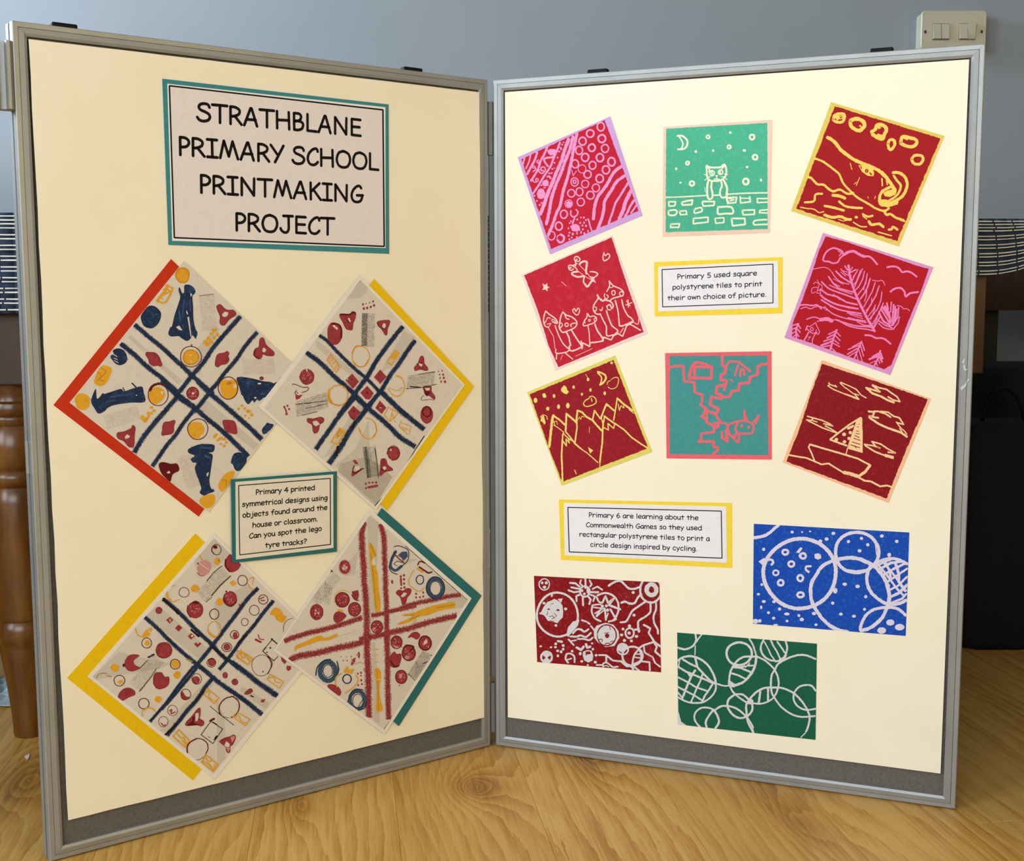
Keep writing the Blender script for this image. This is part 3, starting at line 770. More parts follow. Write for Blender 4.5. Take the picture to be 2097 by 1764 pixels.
ART['a5'] = dict(o=(1590,474), s=5.991, sheet=[(570,18),(1925,440),(1397,1765),(97,1305)], paper='orchid',
 ink=[(605,62),(860,130),(1280,270),(1720,420),(1870,460),(1780,720),(1640,1050),(1410,1640),(1320,1692),(1060,1600),(700,1470),(420,1370),(190,1290),(200,1120),(310,860),(440,500),(520,240)],
 inkc='crimson', line='bright_orchid', rough=4, d='''
L 20 575 330 600 270 640 230 700 205 760 220 800 240 820 290 780 330 750 380 690 390 640 370 585 365 570 340
P 12 760 240 800 270 770 300
L 32 835 285 880 255 950 245 1010 280 1080 310
L 22 1060 310 1140 310 1190 350 1235 405
L 22 1360 440 1440 430 1500 450 1545 500 1600 490 1660 510 1720 555
L 24 1400 740 1450 705 1520 695 1570 740 1585 800 1640 760 1740 745
L 9 455 465 520 450 580 440 640 460 670 490
L 10 1180 600 1240 610 1300 605 1330 660
L 10 1480 910 1530 920 1560 950 1600 950 1635 975
L 18 275 910 350 900 440 910 500 905 550 950
L 12 300 950 360 930 420 950 480 925 530 920 590 945
L 14 370 1080 440 1055 500 1060 560 1090
L 44 545 1085 620 1075 680 1100
L 12 500 1105 560 1090
L 10 700 1085 760 1090
L 22 1090 1275 1160 1280 1220 1310 1290 1310 1340 1330 1400 1380
L 30 885 420 905 560 960 740 1030 900 1100 1040 1150 1130 1205 1225
L 16 840 425 870 470 895 480
P 12 905 480 935 440
P 18 915 500 975 470
P 12 790 460 840 520 900 545
P 10 800 480 870 500
P 20 730 490 800 560 910 630
P 9 790 500 850 550
L 12 680 500 720 560 790 620 890 650
P 18 640 555 690 630 760 700 940 745
P 9 700 580 820 650
L 18 555 620 640 700 760 750 850 780 980 830
P 12 650 660 780 720 870 750 930 770
P 10 710 640 780 680
P 20 540 710 620 770 740 800 860 870 990 900
P 10 700 770 780 840
L 22 540 780 600 830 720 890 830 920 1000 950
P 10 800 910 880 940 960 950
L 18 550 840 630 890 740 950 860 980 1040 1010
P 14 660 920 800 970
P 14 870 1000 960 1020 1050 1040
L 14 590 925 690 1010 820 1060 960 1090 1100 1120
P 10 600 960 630 970
P 14 880 1060 960 1080 1090 1100
P 9 900 1020 990 1050 1060 1070
L 18 730 1085 860 1130 980 1160 1120 1170 1180 1180
L 16 760 1090 860 1150 980 1185 1100 1200 1180 1220
P 12 990 1110 1070 1150 1150 1160
P 12 1000 470 960 540 930 610
P 10 990 490 940 560
P 14 1055 460 1010 560 960 680
P 10 1030 480 990 600 950 650
P 14 1080 490 1060 580 1010 680 970 720
P 9 1015 520 965 650
P 14 1115 520 1095 640 1060 700 1000 780
P 18 1150 580 1120 680 1080 760 1030 830
P 10 1090 620 1070 720
P 14 1210 630 1180 730 1130 820 1070 930
P 16 1260 670 1220 790 1150 910 1100 1000
P 12 1110 720 1100 800 1080 860
P 10 1170 820 1165 900 1100 970
P 14 1295 745 1280 850 1240 950 1180 1030 1130 1090
P 12 1215 900 1190 960 1130 1040
P 10 1210 940 1160 1080
P 14 1310 880 1270 980 1220 1070 1170 1150
P 12 1260 980 1230 1080 1190 1170
P 16 1270 1050 1200 1180
L 14 1255 1130 1310 1180 1380 1200 1440 1200
P 26 1330 920 1380 1000 1400 1120
P 20 1355 880 1370 960
P 20 1280 950 1330 1030 1390 1130
P 30 1300 930 1340 980 1390 1060
P 24 1260 1000 1310 1100 1400 1160
P 16 1260 1100 1330 1150 1420 1185
P 16 1410 870 1400 990
P 20 1440 900 1420 1100
P 16 1460 920 1440 1100
P 18 1500 930 1490 1050 1430 1150
P 14 1510 1050 1490 1130 1440 1190
P 26 1470 960 1460 1060 1420 1150
L 9 455 645 480 625 520 640 560 670 550 720 500 720
P 9 500 595 525 650 500 740
L 9 510 690 450 690 430 730 440 760 480 740
L 9 490 755 540 760 535 730
P 22 270 1135 240 1200 245 1310
P 16 265 1135 185 1160
P 16 250 1180 175 1210
P 14 235 1230 180 1260
P 14 235 1270 200 1300
P 16 270 1150 295 1190
P 16 260 1200 290 1240
P 16 250 1250 275 1290
P 10 375 1160 410 1170 480 1120 500 1170 530 1230 515 1265 480 1250 490 1210
L 12 370 1190 400 1220 440 1250 500 1240
O 10 435 1200 18 20
L 16 360 1210 380 1160
P 18 395 1240 335 1350
P 12 480 1250 445 1320 435 1390
P 8 390 1300 420 1290 385 1340
P 24 740 1210 700 1310 655 1470
P 16 730 1220 640 1265
P 16 715 1260 620 1310
P 16 700 1310 580 1350
P 24 680 1350 550 1400
P 16 660 1400 560 1420
P 14 740 1240 785 1285
P 14 725 1280 780 1340
P 14 700 1330 765 1380
P 14 690 1370 775 1415
P 12 670 1430 720 1470
P 18 1045 1350 1010 1430 980 1500 950 1570
P 14 1040 1360 930 1420
P 14 1010 1400 880 1450
P 16 1020 1420 870 1510
P 14 990 1470 880 1540
P 16 1050 1370 1080 1460
P 14 1030 1400 1070 1530
P 12 1010 1450 1055 1600
P 12 985 1510 1005 1590
P 22 1275 1465 1245 1560 1200 1650
P 24 1270 1490 1180 1540
P 24 1250 1530 1140 1570
P 26 1275 1490 1300 1560
P 24 1260 1530 1295 1600
P 14 1240 1560 1270 1620
P 12 1220 1600 1240 1650
P 10 1215 1590 1150 1620
''')
ART['a6'] = dict(o=(1060,716), s=6.0, sheet=[(115,525),(1198,72),(1655,1258),(540,1675)], paper='lime_yellow',
 ink=[(150,550),(1180,130),(1420,750),(1605,1215),(1200,1370),(545,1630),(350,1120)], inkc='dark_rose', line='pale_gold', rough=6, d='''
L 22 985 275 1020 285 1070 310 1085 350 1060 400 1015 435
L 16 985 290 1030 340 1025 400 1010 435
D 1155 165 16 16
D 865 368 16 22
P 6 835 305 860 345
D 688 462 15 20
D 895 497 15 22
D 790 550 14 18
D 1070 538 16 24
D 448 572 16 24
F 305 545 335 535 352 570 350 590 320 595 305 570
D 220 625 22 32
D 503 703 18 28
D 617 690 22 34
D 370 728 20 24
F 535 480 570 440 600 460 610 500 630 520 605 550 570 540 535 510
F 290 830 320 810 335 870 345 900 330 925 305 890 280 880
L 9 280 830 310 805 355 820 365 860
L 9 1110 460 1150 485 1210 465 1235 410 1235 350 1190 345 1150 370
L 8 1100 430 1110 395 1140 385
L 12 880 585 920 575 960 610 960 660 900 690 840 700 810 670 830 630 880 600
P 10 905 600 915 640
P 30 388 1195 405 1040 430 830 440 810
P 22 440 815 510 860 585 930
P 22 590 1000 600 790
P 24 600 790 660 840 725 900
P 9 440 880 460 940
P 8 450 890 480 880 490 920
L 10 445 930 500 965 570 1020
P 22 720 890 735 750 790 770 850 830 920 870 980 940 1045 1010
P 8 735 870 760 830 775 860 790 820 820 830
P 18 725 870 730 960 705 1140
P 16 555 1040 550 1120 600 1185
P 14 560 1030 620 1090 700 1140
P 20 550 1120 540 1300 548 1480 552 1620
P 14 600 1180 595 1100 635 1150 625 1090
P 16 590 1010 640 1070 700 1150 780 1220
P 12 700 1160 760 1210 850 1270 920 1330 985 1390
F 865 1200 930 1240 890 1280
P 18 920 870 945 750 1015 850
P 20 1020 850 1090 670 1185 750
P 22 1090 670 1105 690
P 16 1180 870 1205 720 1225 600
P 24 1225 600 1300 670 1410 750
P 10 1235 670 1250 750 1270 690 1305 720 1300 660
P 14 1030 850 1055 930
P 20 1065 820 1190 910
P 18 1070 820 1050 920 1045 1010
P 14 1060 960 1115 990 1110 910 1180 970 1195 910
P 20 1045 1000 1040 1150 1020 1300 1010 1390
P 10 1012 1380 1010 1455
P 18 1195 910 1300 980 1400 1080 1500 1150 1600 1215
P 6 885 950 880 1020
P 10 700 1480 720 1530
P 9 1370 740 1425 785
''')
ART['a7'] = dict(o=(1340,690), s=6.0, sheet=[(132,200),(1440,178),(1443,1510),(150,1495)], paper='coral',
 ink=[(188,235),(1390,230),(1402,1455),(188,1442)], inkc='teal_green', line='coral_light', rough=4, d='''
P 30 190 375 270 358 355 362 360 470 370 545 490 560 495 680 590 715 585 800 568 835 640 885 600 960 580 980 640 1010 640 1050 740 1100 730 1170 580 1190 570 1270 550 1290
P 32 545 1290 725 1285 730 1350 780 1360 775 1400 720 1440
P 34 835 235 835 350 880 380 865 450 820 470 820 530 885 540 860 650
P 34 865 590 770 610 755 690 830 720 820 760 700 740 685 830 790 890 760 950 650 910 620 880
P 32 820 740 920 740 950 670 1040 655 1045 575 1165 565 1175 500 1270 460 1270 370 1300 345 1400 330
P 28 750 950 790 1020 830 1060
P 26 640 920 650 1000
L 22 780 1060 860 1060 900 1090
D 757 1090 46 42
@ teal_green
D 757 1088 9 13
@ coral_light
P 26 890 350 925 300 1040 310 1180 425
P 24 1020 370 990 470
P 20 1030 350 1020 400
L 28 1055 480 1060 410 1090 400 1105 440 1105 465
L 34 430 500 440 430 480 340 520 315 600 330 705 370
P 34 430 505 700 510 705 370 520 370
P 32 495 350 495 510
P 16 930 525 960 545
L 26 910 1080 960 1060 1100 1030 1200 1070 1220 1110 1200 1180 1120 1190 1020 1180 1000 1120 1020 1060
L 22 910 1080 910 1160 950 1220 1010 1190
P 26 1105 910 1110 1030
P 26 1110 960 1135 1020
P 30 1280 970 1245 1060
P 14 1270 980 1205 1060
P 26 830 1170 830 1240 880 1280 890 1200 875 1150
P 24 895 1100 900 1290
P 26 960 1220 1010 1290 1040 1290 1040 1190
P 20 930 1200 970 1250 1000 1220
D 1075 1095 18 20
D 1158 1112 18 18
''')
ART['a8'] = dict(o=(1590,736), s=5.991, sheet=[(557,8),(1897,485),(1375,1763),(75,1265)], paper='apricot',
 ink=[(560,55),(1190,260),(1855,490),(1780,680),(1600,1090),(1400,1590),(1350,1710),(120,1255),(280,860),(420,430)], inkc='deep_red', line='cream_peach', rough=7, d='''
P 14 640 290 660 310 630 325 700 370 820 420 900 450 1010 490 960 430
P 14 660 310 740 340 720 320
P 12 780 290 830 340 890 380 940 420 1010 440
P 14 790 285 900 330 980 370 1040 440 1100 475
P 20 850 430 1010 490
P 22 1100 350 1200 380 1270 400 1180 320
P 18 1180 315 1260 350 1350 370 1420 420 1480 460 1515 520 1430 500 1370 460
P 26 1110 360 1180 420 1290 460 1360 500 1440 530
P 22 1130 640 1200 650 1180 700 1140 700 1250 720
P 20 1190 640 1250 640 1340 670 1400 710
P 18 1280 640 1370 650 1440 700 1510 720 1560 800 1480 780
P 26 1140 715 1250 790 1330 830 1440 870 1530 900 1600 950
P 14 1470 770 1530 850 1570 880 1600 920
P 12 1510 850 1560 920
P 16 380 700 450 720 430 750 370 745 480 800 560 840 640 870 740 905
P 12 430 750 500 770
P 16 450 720 560 750 650 790 690 820 580 790
P 16 600 820 660 850 740 900
P 18 1080 1045 1180 1060 1270 1090 1220 1070 1170 1010
P 18 1170 1010 1280 1040 1350 1090 1460 1150 1370 1140
P 20 1090 1060 1200 1130 1300 1170 1430 1215
F 1330 1160 1440 1190 1440 1220 1330 1200
P 22 1030 720 900 800 740 920 660 985 720 1010 860 1060
P 24 1040 725 1045 900 1045 1130
F 990 740 1045 725 1058 900 1058 1150 880 1100 930 930
@ deep_red
P 7 1005 795 1018 797
P 7 990 830 1010 832
P 8 980 880 1012 888
P 9 975 910 1020 920
P 10 960 935 1015 960
P 10 950 970 1025 995
P 10 930 1015 1025 1045
P 10 910 1050 1020 1085
P 9 960 1065 980 1090
P 9 970 780 965 810
@ cream_peach
P 12 985 760 870 1100 855 1165
P 28 940 820 880 850
D 830 922 24 22
D 906 900 20 20
D 890 972 20 20
D 735 985 22 20
D 835 1013 22 20
P 18 410 1045 395 1080 430 1150 465 1240
P 22 410 1045 560 1090 700 1130 870 1180 1000 1220 1150 1300
P 34 1145 1310 1090 1380 1020 1430
P 20 150 1175 260 1195 360 1210 460 1250 550 1290 640 1280 720 1330 820 1390
L 44 830 1390 920 1410 990 1435
P 22 990 1440 1080 1490 1160 1500 1270 1560 1360 1550 1420 1570
@ red_smudge
D 440 1310 60 20
D 880 1440 70 25
D 1180 1380 60 26
D 1250 1610 60 22
D 560 190 26 16
''')
ART['a9'] = dict(o=(1080,1140), s=6.0, sheet=[(80,238),(1622,318),(1643,1425),(120,1298)], paper='grey_white',
 ink=[(80,238),(1622,318),(1640,1080),(1643,1425),(120,1298),(108,985)], inkc='brick_red', line='pale_grey', rough=0, d='''
O 14 208 344 64 68
D 182 325 16 18
D 232 325 18 20
D 210 378 22 18
O 26 370 715 252 268
D 300 480 12 22
F 245 560 300 540 330 520 360 535 400 560 430 600 440 680 435 750 400 780 370 820 300 800 250 790 210 730 160 700 200 620
F 370 525 435 515 415 570
D 470 645 20 18
D 205 575 20 16
D 350 848 18 16
D 170 700 26 14
@ brick_red
D 262 650 18 10
D 375 660 22 12
P 8 250 680 240 720
P 8 270 740 310 730 330 760
P 7 330 700 360 730 300 770
P 7 290 590 320 575
P 7 280 790 330 800
@ pale_grey
F 480 965 500 870 560 800 640 780 620 850 560 920 500 990
L 22 670 785 720 800
L 22 740 810 765 830
L 20 780 855 820 905
L 24 560 945 610 895 660 900 700 925 750 895
L 22 540 980 600 985 650 970 720 990 780 940
L 16 520 985 600 990 660 970
L 22 620 1015 700 1015 760 1030 800 1000
P 20 505 1020 570 1090
P 16 530 1040 600 1030
O 22 705 430 58 66
D 672 420 16 18
D 700 460 18 16
D 716 385 16 14
D 750 420 24 40
P 24 525 325 590 330 640 370
P 22 540 380 640 400
P 22 505 415 570 440 640 430
P 20 660 290 645 330 675 360
P 22 712 270 716 380
P 20 765 295 790 340 770 370
P 20 800 400 860 370 920 410
P 26 780 440 870 440
P 22 640 470 600 490 605 550
P 24 682 505 684 600
P 24 745 490 780 530 760 585
P 20 770 470 830 490 810 550
L 24 860 480 950 450 1050 480 1110 560 1120 660 1085 750 1060 780
L 22 800 600 790 680 830 760 900 795
P 18 800 600 860 590 900 590
L 22 1000 800 1060 785 1090 770
P 22 850 500 880 560 910 570
P 24 920 570 960 490 990 570 1060 520 1000 600
P 26 1010 600 1140 650
P 24 1020 650 1070 740
P 22 965 780 950 640 910 640 850 730
P 18 965 770 990 700
P 16 810 625 930 640 830 700
P 16 850 740 940 660
D 920 610 20 20
D 970 608 18 18
D 985 660 20 20
F 815 905 850 850 960 815 1060 840 1120 920 1130 1000 1070 1100 960 1115 870 1060 820 1000
@ brick_red
O 16 975 970 115 130
O 40 980 975 8 16
L 10 940 940 975 935 1000 950
@ pale_grey
F 860 950 900 890 940 850 990 860 1040 900 1075 960 1070 1010 1030 1060 985 1090 920 1060 870 1010
@ brick_red
O 26 980 975 14 16
P 8 945 945 1000 935
L 10 875 1020 920 1020 915 1050
L 10 1020 1055 1040 1040 1070 1050
L 12 955 1080 985 1065 1020 1080
P 9 1010 860 1020 900
P 9 860 945 870 905
@ pale_grey
O 22 1257 942 52 60
D 1250 942 20 20
D 1255 855 20 20
D 1175 893 18 18
D 1157 965 20 18
D 1192 1033 20 18
D 1278 1038 18 18
D 1340 983 22 18
P 26 1320 900 1360 895 1370 925
D 1310 722 20 18
D 1300 443 20 18
L 26 1000 360 1060 320 1140 300 1190 340 1250 395 1330 395 1390 370
O 26 1515 410 130 160
O 52 1525 410 60 66
L 26 1155 570 1200 555 1260 580 1320 570 1360 500 1400 470
L 24 1145 810 1210 800 1250 740 1290 670 1370 610 1460 550
L 24 1510 560 1510 680 1450 740 1370 790 1360 860 1375 920
L 24 1580 570 1580 650 1550 740 1560 820 1600 900 1605 950
P 24 1430 840 1510 885 1490 940 1560 1050 1640 1110
P 24 1560 1050 1430 1090 1380 1120
P 24 1560 1060 1590 1110 1570 1170 1640 1230
P 20 1430 1100 1440 1180 1540 1240 1570 1310 1630 1355
O 20 1172 1140 66 66
D 1165 1120 60 56
O 24 1290 1225 124 118
L 26 1370 1140 1400 1200 1390 1280 1310 1330 1290 1370
L 22 1360 1150 1310 1220 1290 1330
P 16 1320 1200 1400 1200
P 16 1320 1240 1400 1250
P 22 880 1212 970 1215 1050 1280 1150 1290 1220 1350 1300 1350 1370 1400
P 24 970 1220 968 1290
P 26 1150 1290 1290 1360 1300 1390
P 22 1400 1290 1500 1300 1505 1400
P 20 850 1335 920 1335
L 20 930 1355 930 1320 970 1305 1010 1330 1050 1360 1110 1355
P 12 940 1350 970 1340 1000 1355
F 685 1170 740 1150 790 1160 810 1220 800 1280 750 1305 700 1280 680 1220
@ brick_red
F 715 1170 770 1165 780 1200 735 1205 715 1220
@ pale_grey
P 30 605 1120 660 1150 690 1110
P 30 720 1080 735 1120 770 1110
D 805 1140 16 16
D 845 1215 18 16
D 650 1195 18 22
D 668 1290 18 16
D 835 1300 20 18
D 742 1335 14 12
D 795 1068 14 12
D 550 1165 16 16
D 375 1222 16 18
D 163 1105 18 12
D 290 1117 14 14
P 26 375 1040 425 1050
D 348 1075 18 18
D 345 1115 18 14
D 440 1095 18 18
D 440 1140 16 18
D 372 1160 18 16
D 415 1172 18 18
O 26 236 1238 66 66
@ pale_grey
D 236 1210 46 40
D 236 1268 40 24
@ brick_red
F 195 1215 225 1245 195 1275
F 280 1215 245 1245 280 1275
@ pale_grey
L 22 480 1200 470 1260 500 1305
L 22 480 1200 530 1195 575 1230 580 1300
P 18 490 1270 540 1255
@ red_smudge2
D 150 990 30 60
D 1200 500 80 60
D 1500 1200 60 90
D 300 420 50 18
D 480 720 30 30
D 1260 340 60 30
''')
ART['a10'] = dict(o=(1530,1050), s=5.991, sheet=[(82,138),(1990,245),(1945,1515),(70,1365)], paper='lavender_white',
 ink=[(82,138),(1990,245),(1945,1515),(70,1365)], inkc='blue', line='pale_lavender', rough=0, d='''
L 38 85 310 180 295 260 260 330 200 385 155
O 46 650 750 445 422
O 40 1345 490 265 252
L 46 1060 590 1200 560 1330 560 1450 600 1560 660 1660 770 1720 900 1745 1050 1720 1170
L 42 1060 590 930 650 850 760 790 870 780 1000 800 1110 850 1200 920 1300 1020 1390 1130 1445 1230 1465
L 42 1400 1450 1500 1420 1600 1350 1670 1270 1715 1170
L 42 1515 650 1470 770 1480 890 1530 990 1620 1070 1720 1120 1850 1120 1950 1080
L 36 1530 650 1620 600 1740 565 1860 580 1960 630
L 36 1390 1440 1400 1370 1460 1260 1560 1190 1700 1165 1840 1180 1945 1260
F 140 600 200 560 250 570 240 620 180 640
L 28 250 580 300 580 320 610 300 640
D 1080 960 28 34
P 30 1560 650 1640 740 1740 900
P 26 1590 620 1700 750 1850 950 1930 1030
P 26 1660 600 1780 740 1900 900 1950 960
P 26 1560 670 1700 600 1760 580
P 32 1620 700 1760 620 1900 600
P 30 1680 760 1820 680 1950 620
P 26 1720 850 1860 760 1960 690
P 26 1730 960 1850 900 1960 790
P 34 1745 1040 1860 990 1960 890
P 26 1760 1110 1900 1060 1950 1000
P 34 1820 620 1860 750 1860 850 1940 960
P 30 1700 620 1740 700 1760 790
O 28 468 487 35 30
O 28 685 533 35 32
D 650 530 20 18
F 825 510 870 500 905 520 910 560 870 580 830 560
O 28 542 632 36 32
O 22 352 740 34 30
O 28 652 805 34 36
O 28 412 862 34 34
O 30 655 1010 38 30
L 26 780 660 725 665 720 700 755 730
F 640 440 660 425 680 440 640 500 600 490
D 203 452 20 20
D 180 885 18 16
D 552 240 20 18
D 675 240 12 12
D 773 232 14 10
D 1058 256 24 20
D 975 326 24 22
D 898 353 24 22
D 1243 356 20 20
D 1403 318 20 20
D 1480 396 20 20
D 1380 470 24 20
D 1653 288 24 20
D 1836 355 22 20
D 1743 520 24 24
D 1198 880 28 20
D 1355 907 28 22
D 1455 1033 20 20
D 1050 1112 20 20
D 1440 1188 18 18
D 1150 1247 22 18
D 1310 1273 24 18
D 845 1377 20 16
D 820 1240 26 20
D 138 1003 20 14
D 205 1092 24 18
D 330 1095 22 18
D 172 1163 14 22
D 398 1185 20 20
D 262 1230 18 18
D 487 1245 34 18
D 325 1297 20 18
D 490 1332 18 16
D 635 1265 18 18
D 670 1313 26 22
D 100 1335 36 30
D 155 1330 22 22
D 1757 1350 50 38
D 1650 1448 54 40
D 1872 1408 58 40
D 350 1378 30 10
P 12 1570 370 1590 520
P 12 1240 700 1330 715 1460 700
''')
ART['a11'] = dict(o=(1370,1260), s=5.991, sheet=[(100,215),(1815,352),(1798,1533),(107,1345)], paper='grey_white',
 ink=[(100,215),(1815,352),(1798,1533),(215,1355),(150,1310),(115,1180)], inkc='forest_green', line='pale_grey', rough=0, d='''
L 24 100 400 200 420 280 390 330 320 325 235
L 18 335 330 370 280 405 235
P 14 322 380 318 490
L 26 105 560 170 520 270 505 380 540 480 620 550 740 575 830
L 22 575 830 570 920 520 1000 430 1065 330 1080 220 1065 110 1010
P 22 575 830 545 830
P 24 170 545 260 600 350 640
P 26 320 520 350 640 420 720 500 800 575 850
P 16 130 560 115 640
P 24 120 640 200 690 330 745 440 790 540 840
P 22 110 765 220 820 340 890 460 930
P 22 105 880 200 930 300 980 410 1050
P 20 110 950 150 1000
P 26 320 680 270 760 230 850 190 950 160 1030
P 22 410 730 380 820 340 900 300 1000 270 1070
P 24 540 840 490 920 440 990 410 1060
F 220 710 290 720 250 760
O 28 860 475 155 140
L 24 970 510 900 520 820 580 760 680 740 780 740 860 800 875
L 22 810 630 870 640 930 630
P 24 790 640 880 650 1000 700
P 22 750 710 850 740 930 780
L 30 1070 500 1060 600 1020 700 950 790 880 840 780 870
F 740 800 800 840 830 870 760 885
L 20 985 290 1030 370 1060 460 1070 510
P 24 970 510 1080 510
P 20 960 620 1050 620 1040 660
P 14 940 640 990 590
L 22 1080 510 1180 560 1260 630 1300 680 1335 760 1345 860 1320 950 1290 1000
L 24 1795 540 1700 500 1600 490 1500 515 1400 560 1330 610 1300 670 1260 740 1250 850 1260 950 1290 1010
L 24 1160 305 1130 370 1130 440 1170 510 1230 550 1310 565
L 24 1430 320 1450 400 1430 490 1380 550 1310 570
P 16 1170 330 1220 420 1250 490 1300 560
P 20 1250 310 1280 380 1320 440 1360 530
P 22 1330 330 1380 400 1420 460
F 1350 540 1450 490 1430 530 1340 600
L 20 590 845 680 870 750 865
L 22 750 880 790 950 870 1020 950 1070 1010 1090
L 24 820 975 900 975 970 1030
L 26 1020 1090 1020 1170 960 1240 870 1265 780 1220 720 1130 730 1040 800 980
L 24 560 1170 640 1120 740 1120 830 1150 910 1210 980 1290 1030 1380
L 22 950 1240 970 1320 1010 1400 1035 1445
P 14 1010 1340 1040 1445
L 22 560 1170 490 1140 400 1140 330 1190 310 1260 340 1330 390 1380
L 24 540 1170 480 1250 450 1320 465 1385
L 26 550 1165 600 1250 610 1320 570 1390
L 26 1290 890 1180 895 1080 940 1000 1020 950 1100 950 1190 960 1240
F 980 1040 1020 1030 1040 1060 1010 1100 960 1090
L 20 1020 1080 1120 1090 1220 1060 1290 1010
P 26 1120 940 1100 1085
P 26 1215 910 1215 1050
L 24 1290 890 1400 900 1530 960 1630 1060 1700 1170 1725 1270 1700 1390 1680 1430
P 14 1675 1445 1620 1500
L 22 1290 1010 1370 1120 1490 1210 1620 1250 1790 1240
L 22 1800 930 1750 870 1680 860 1600 880 1540 950 1530 1040 1580 1120 1680 1165 1800 1150
''')
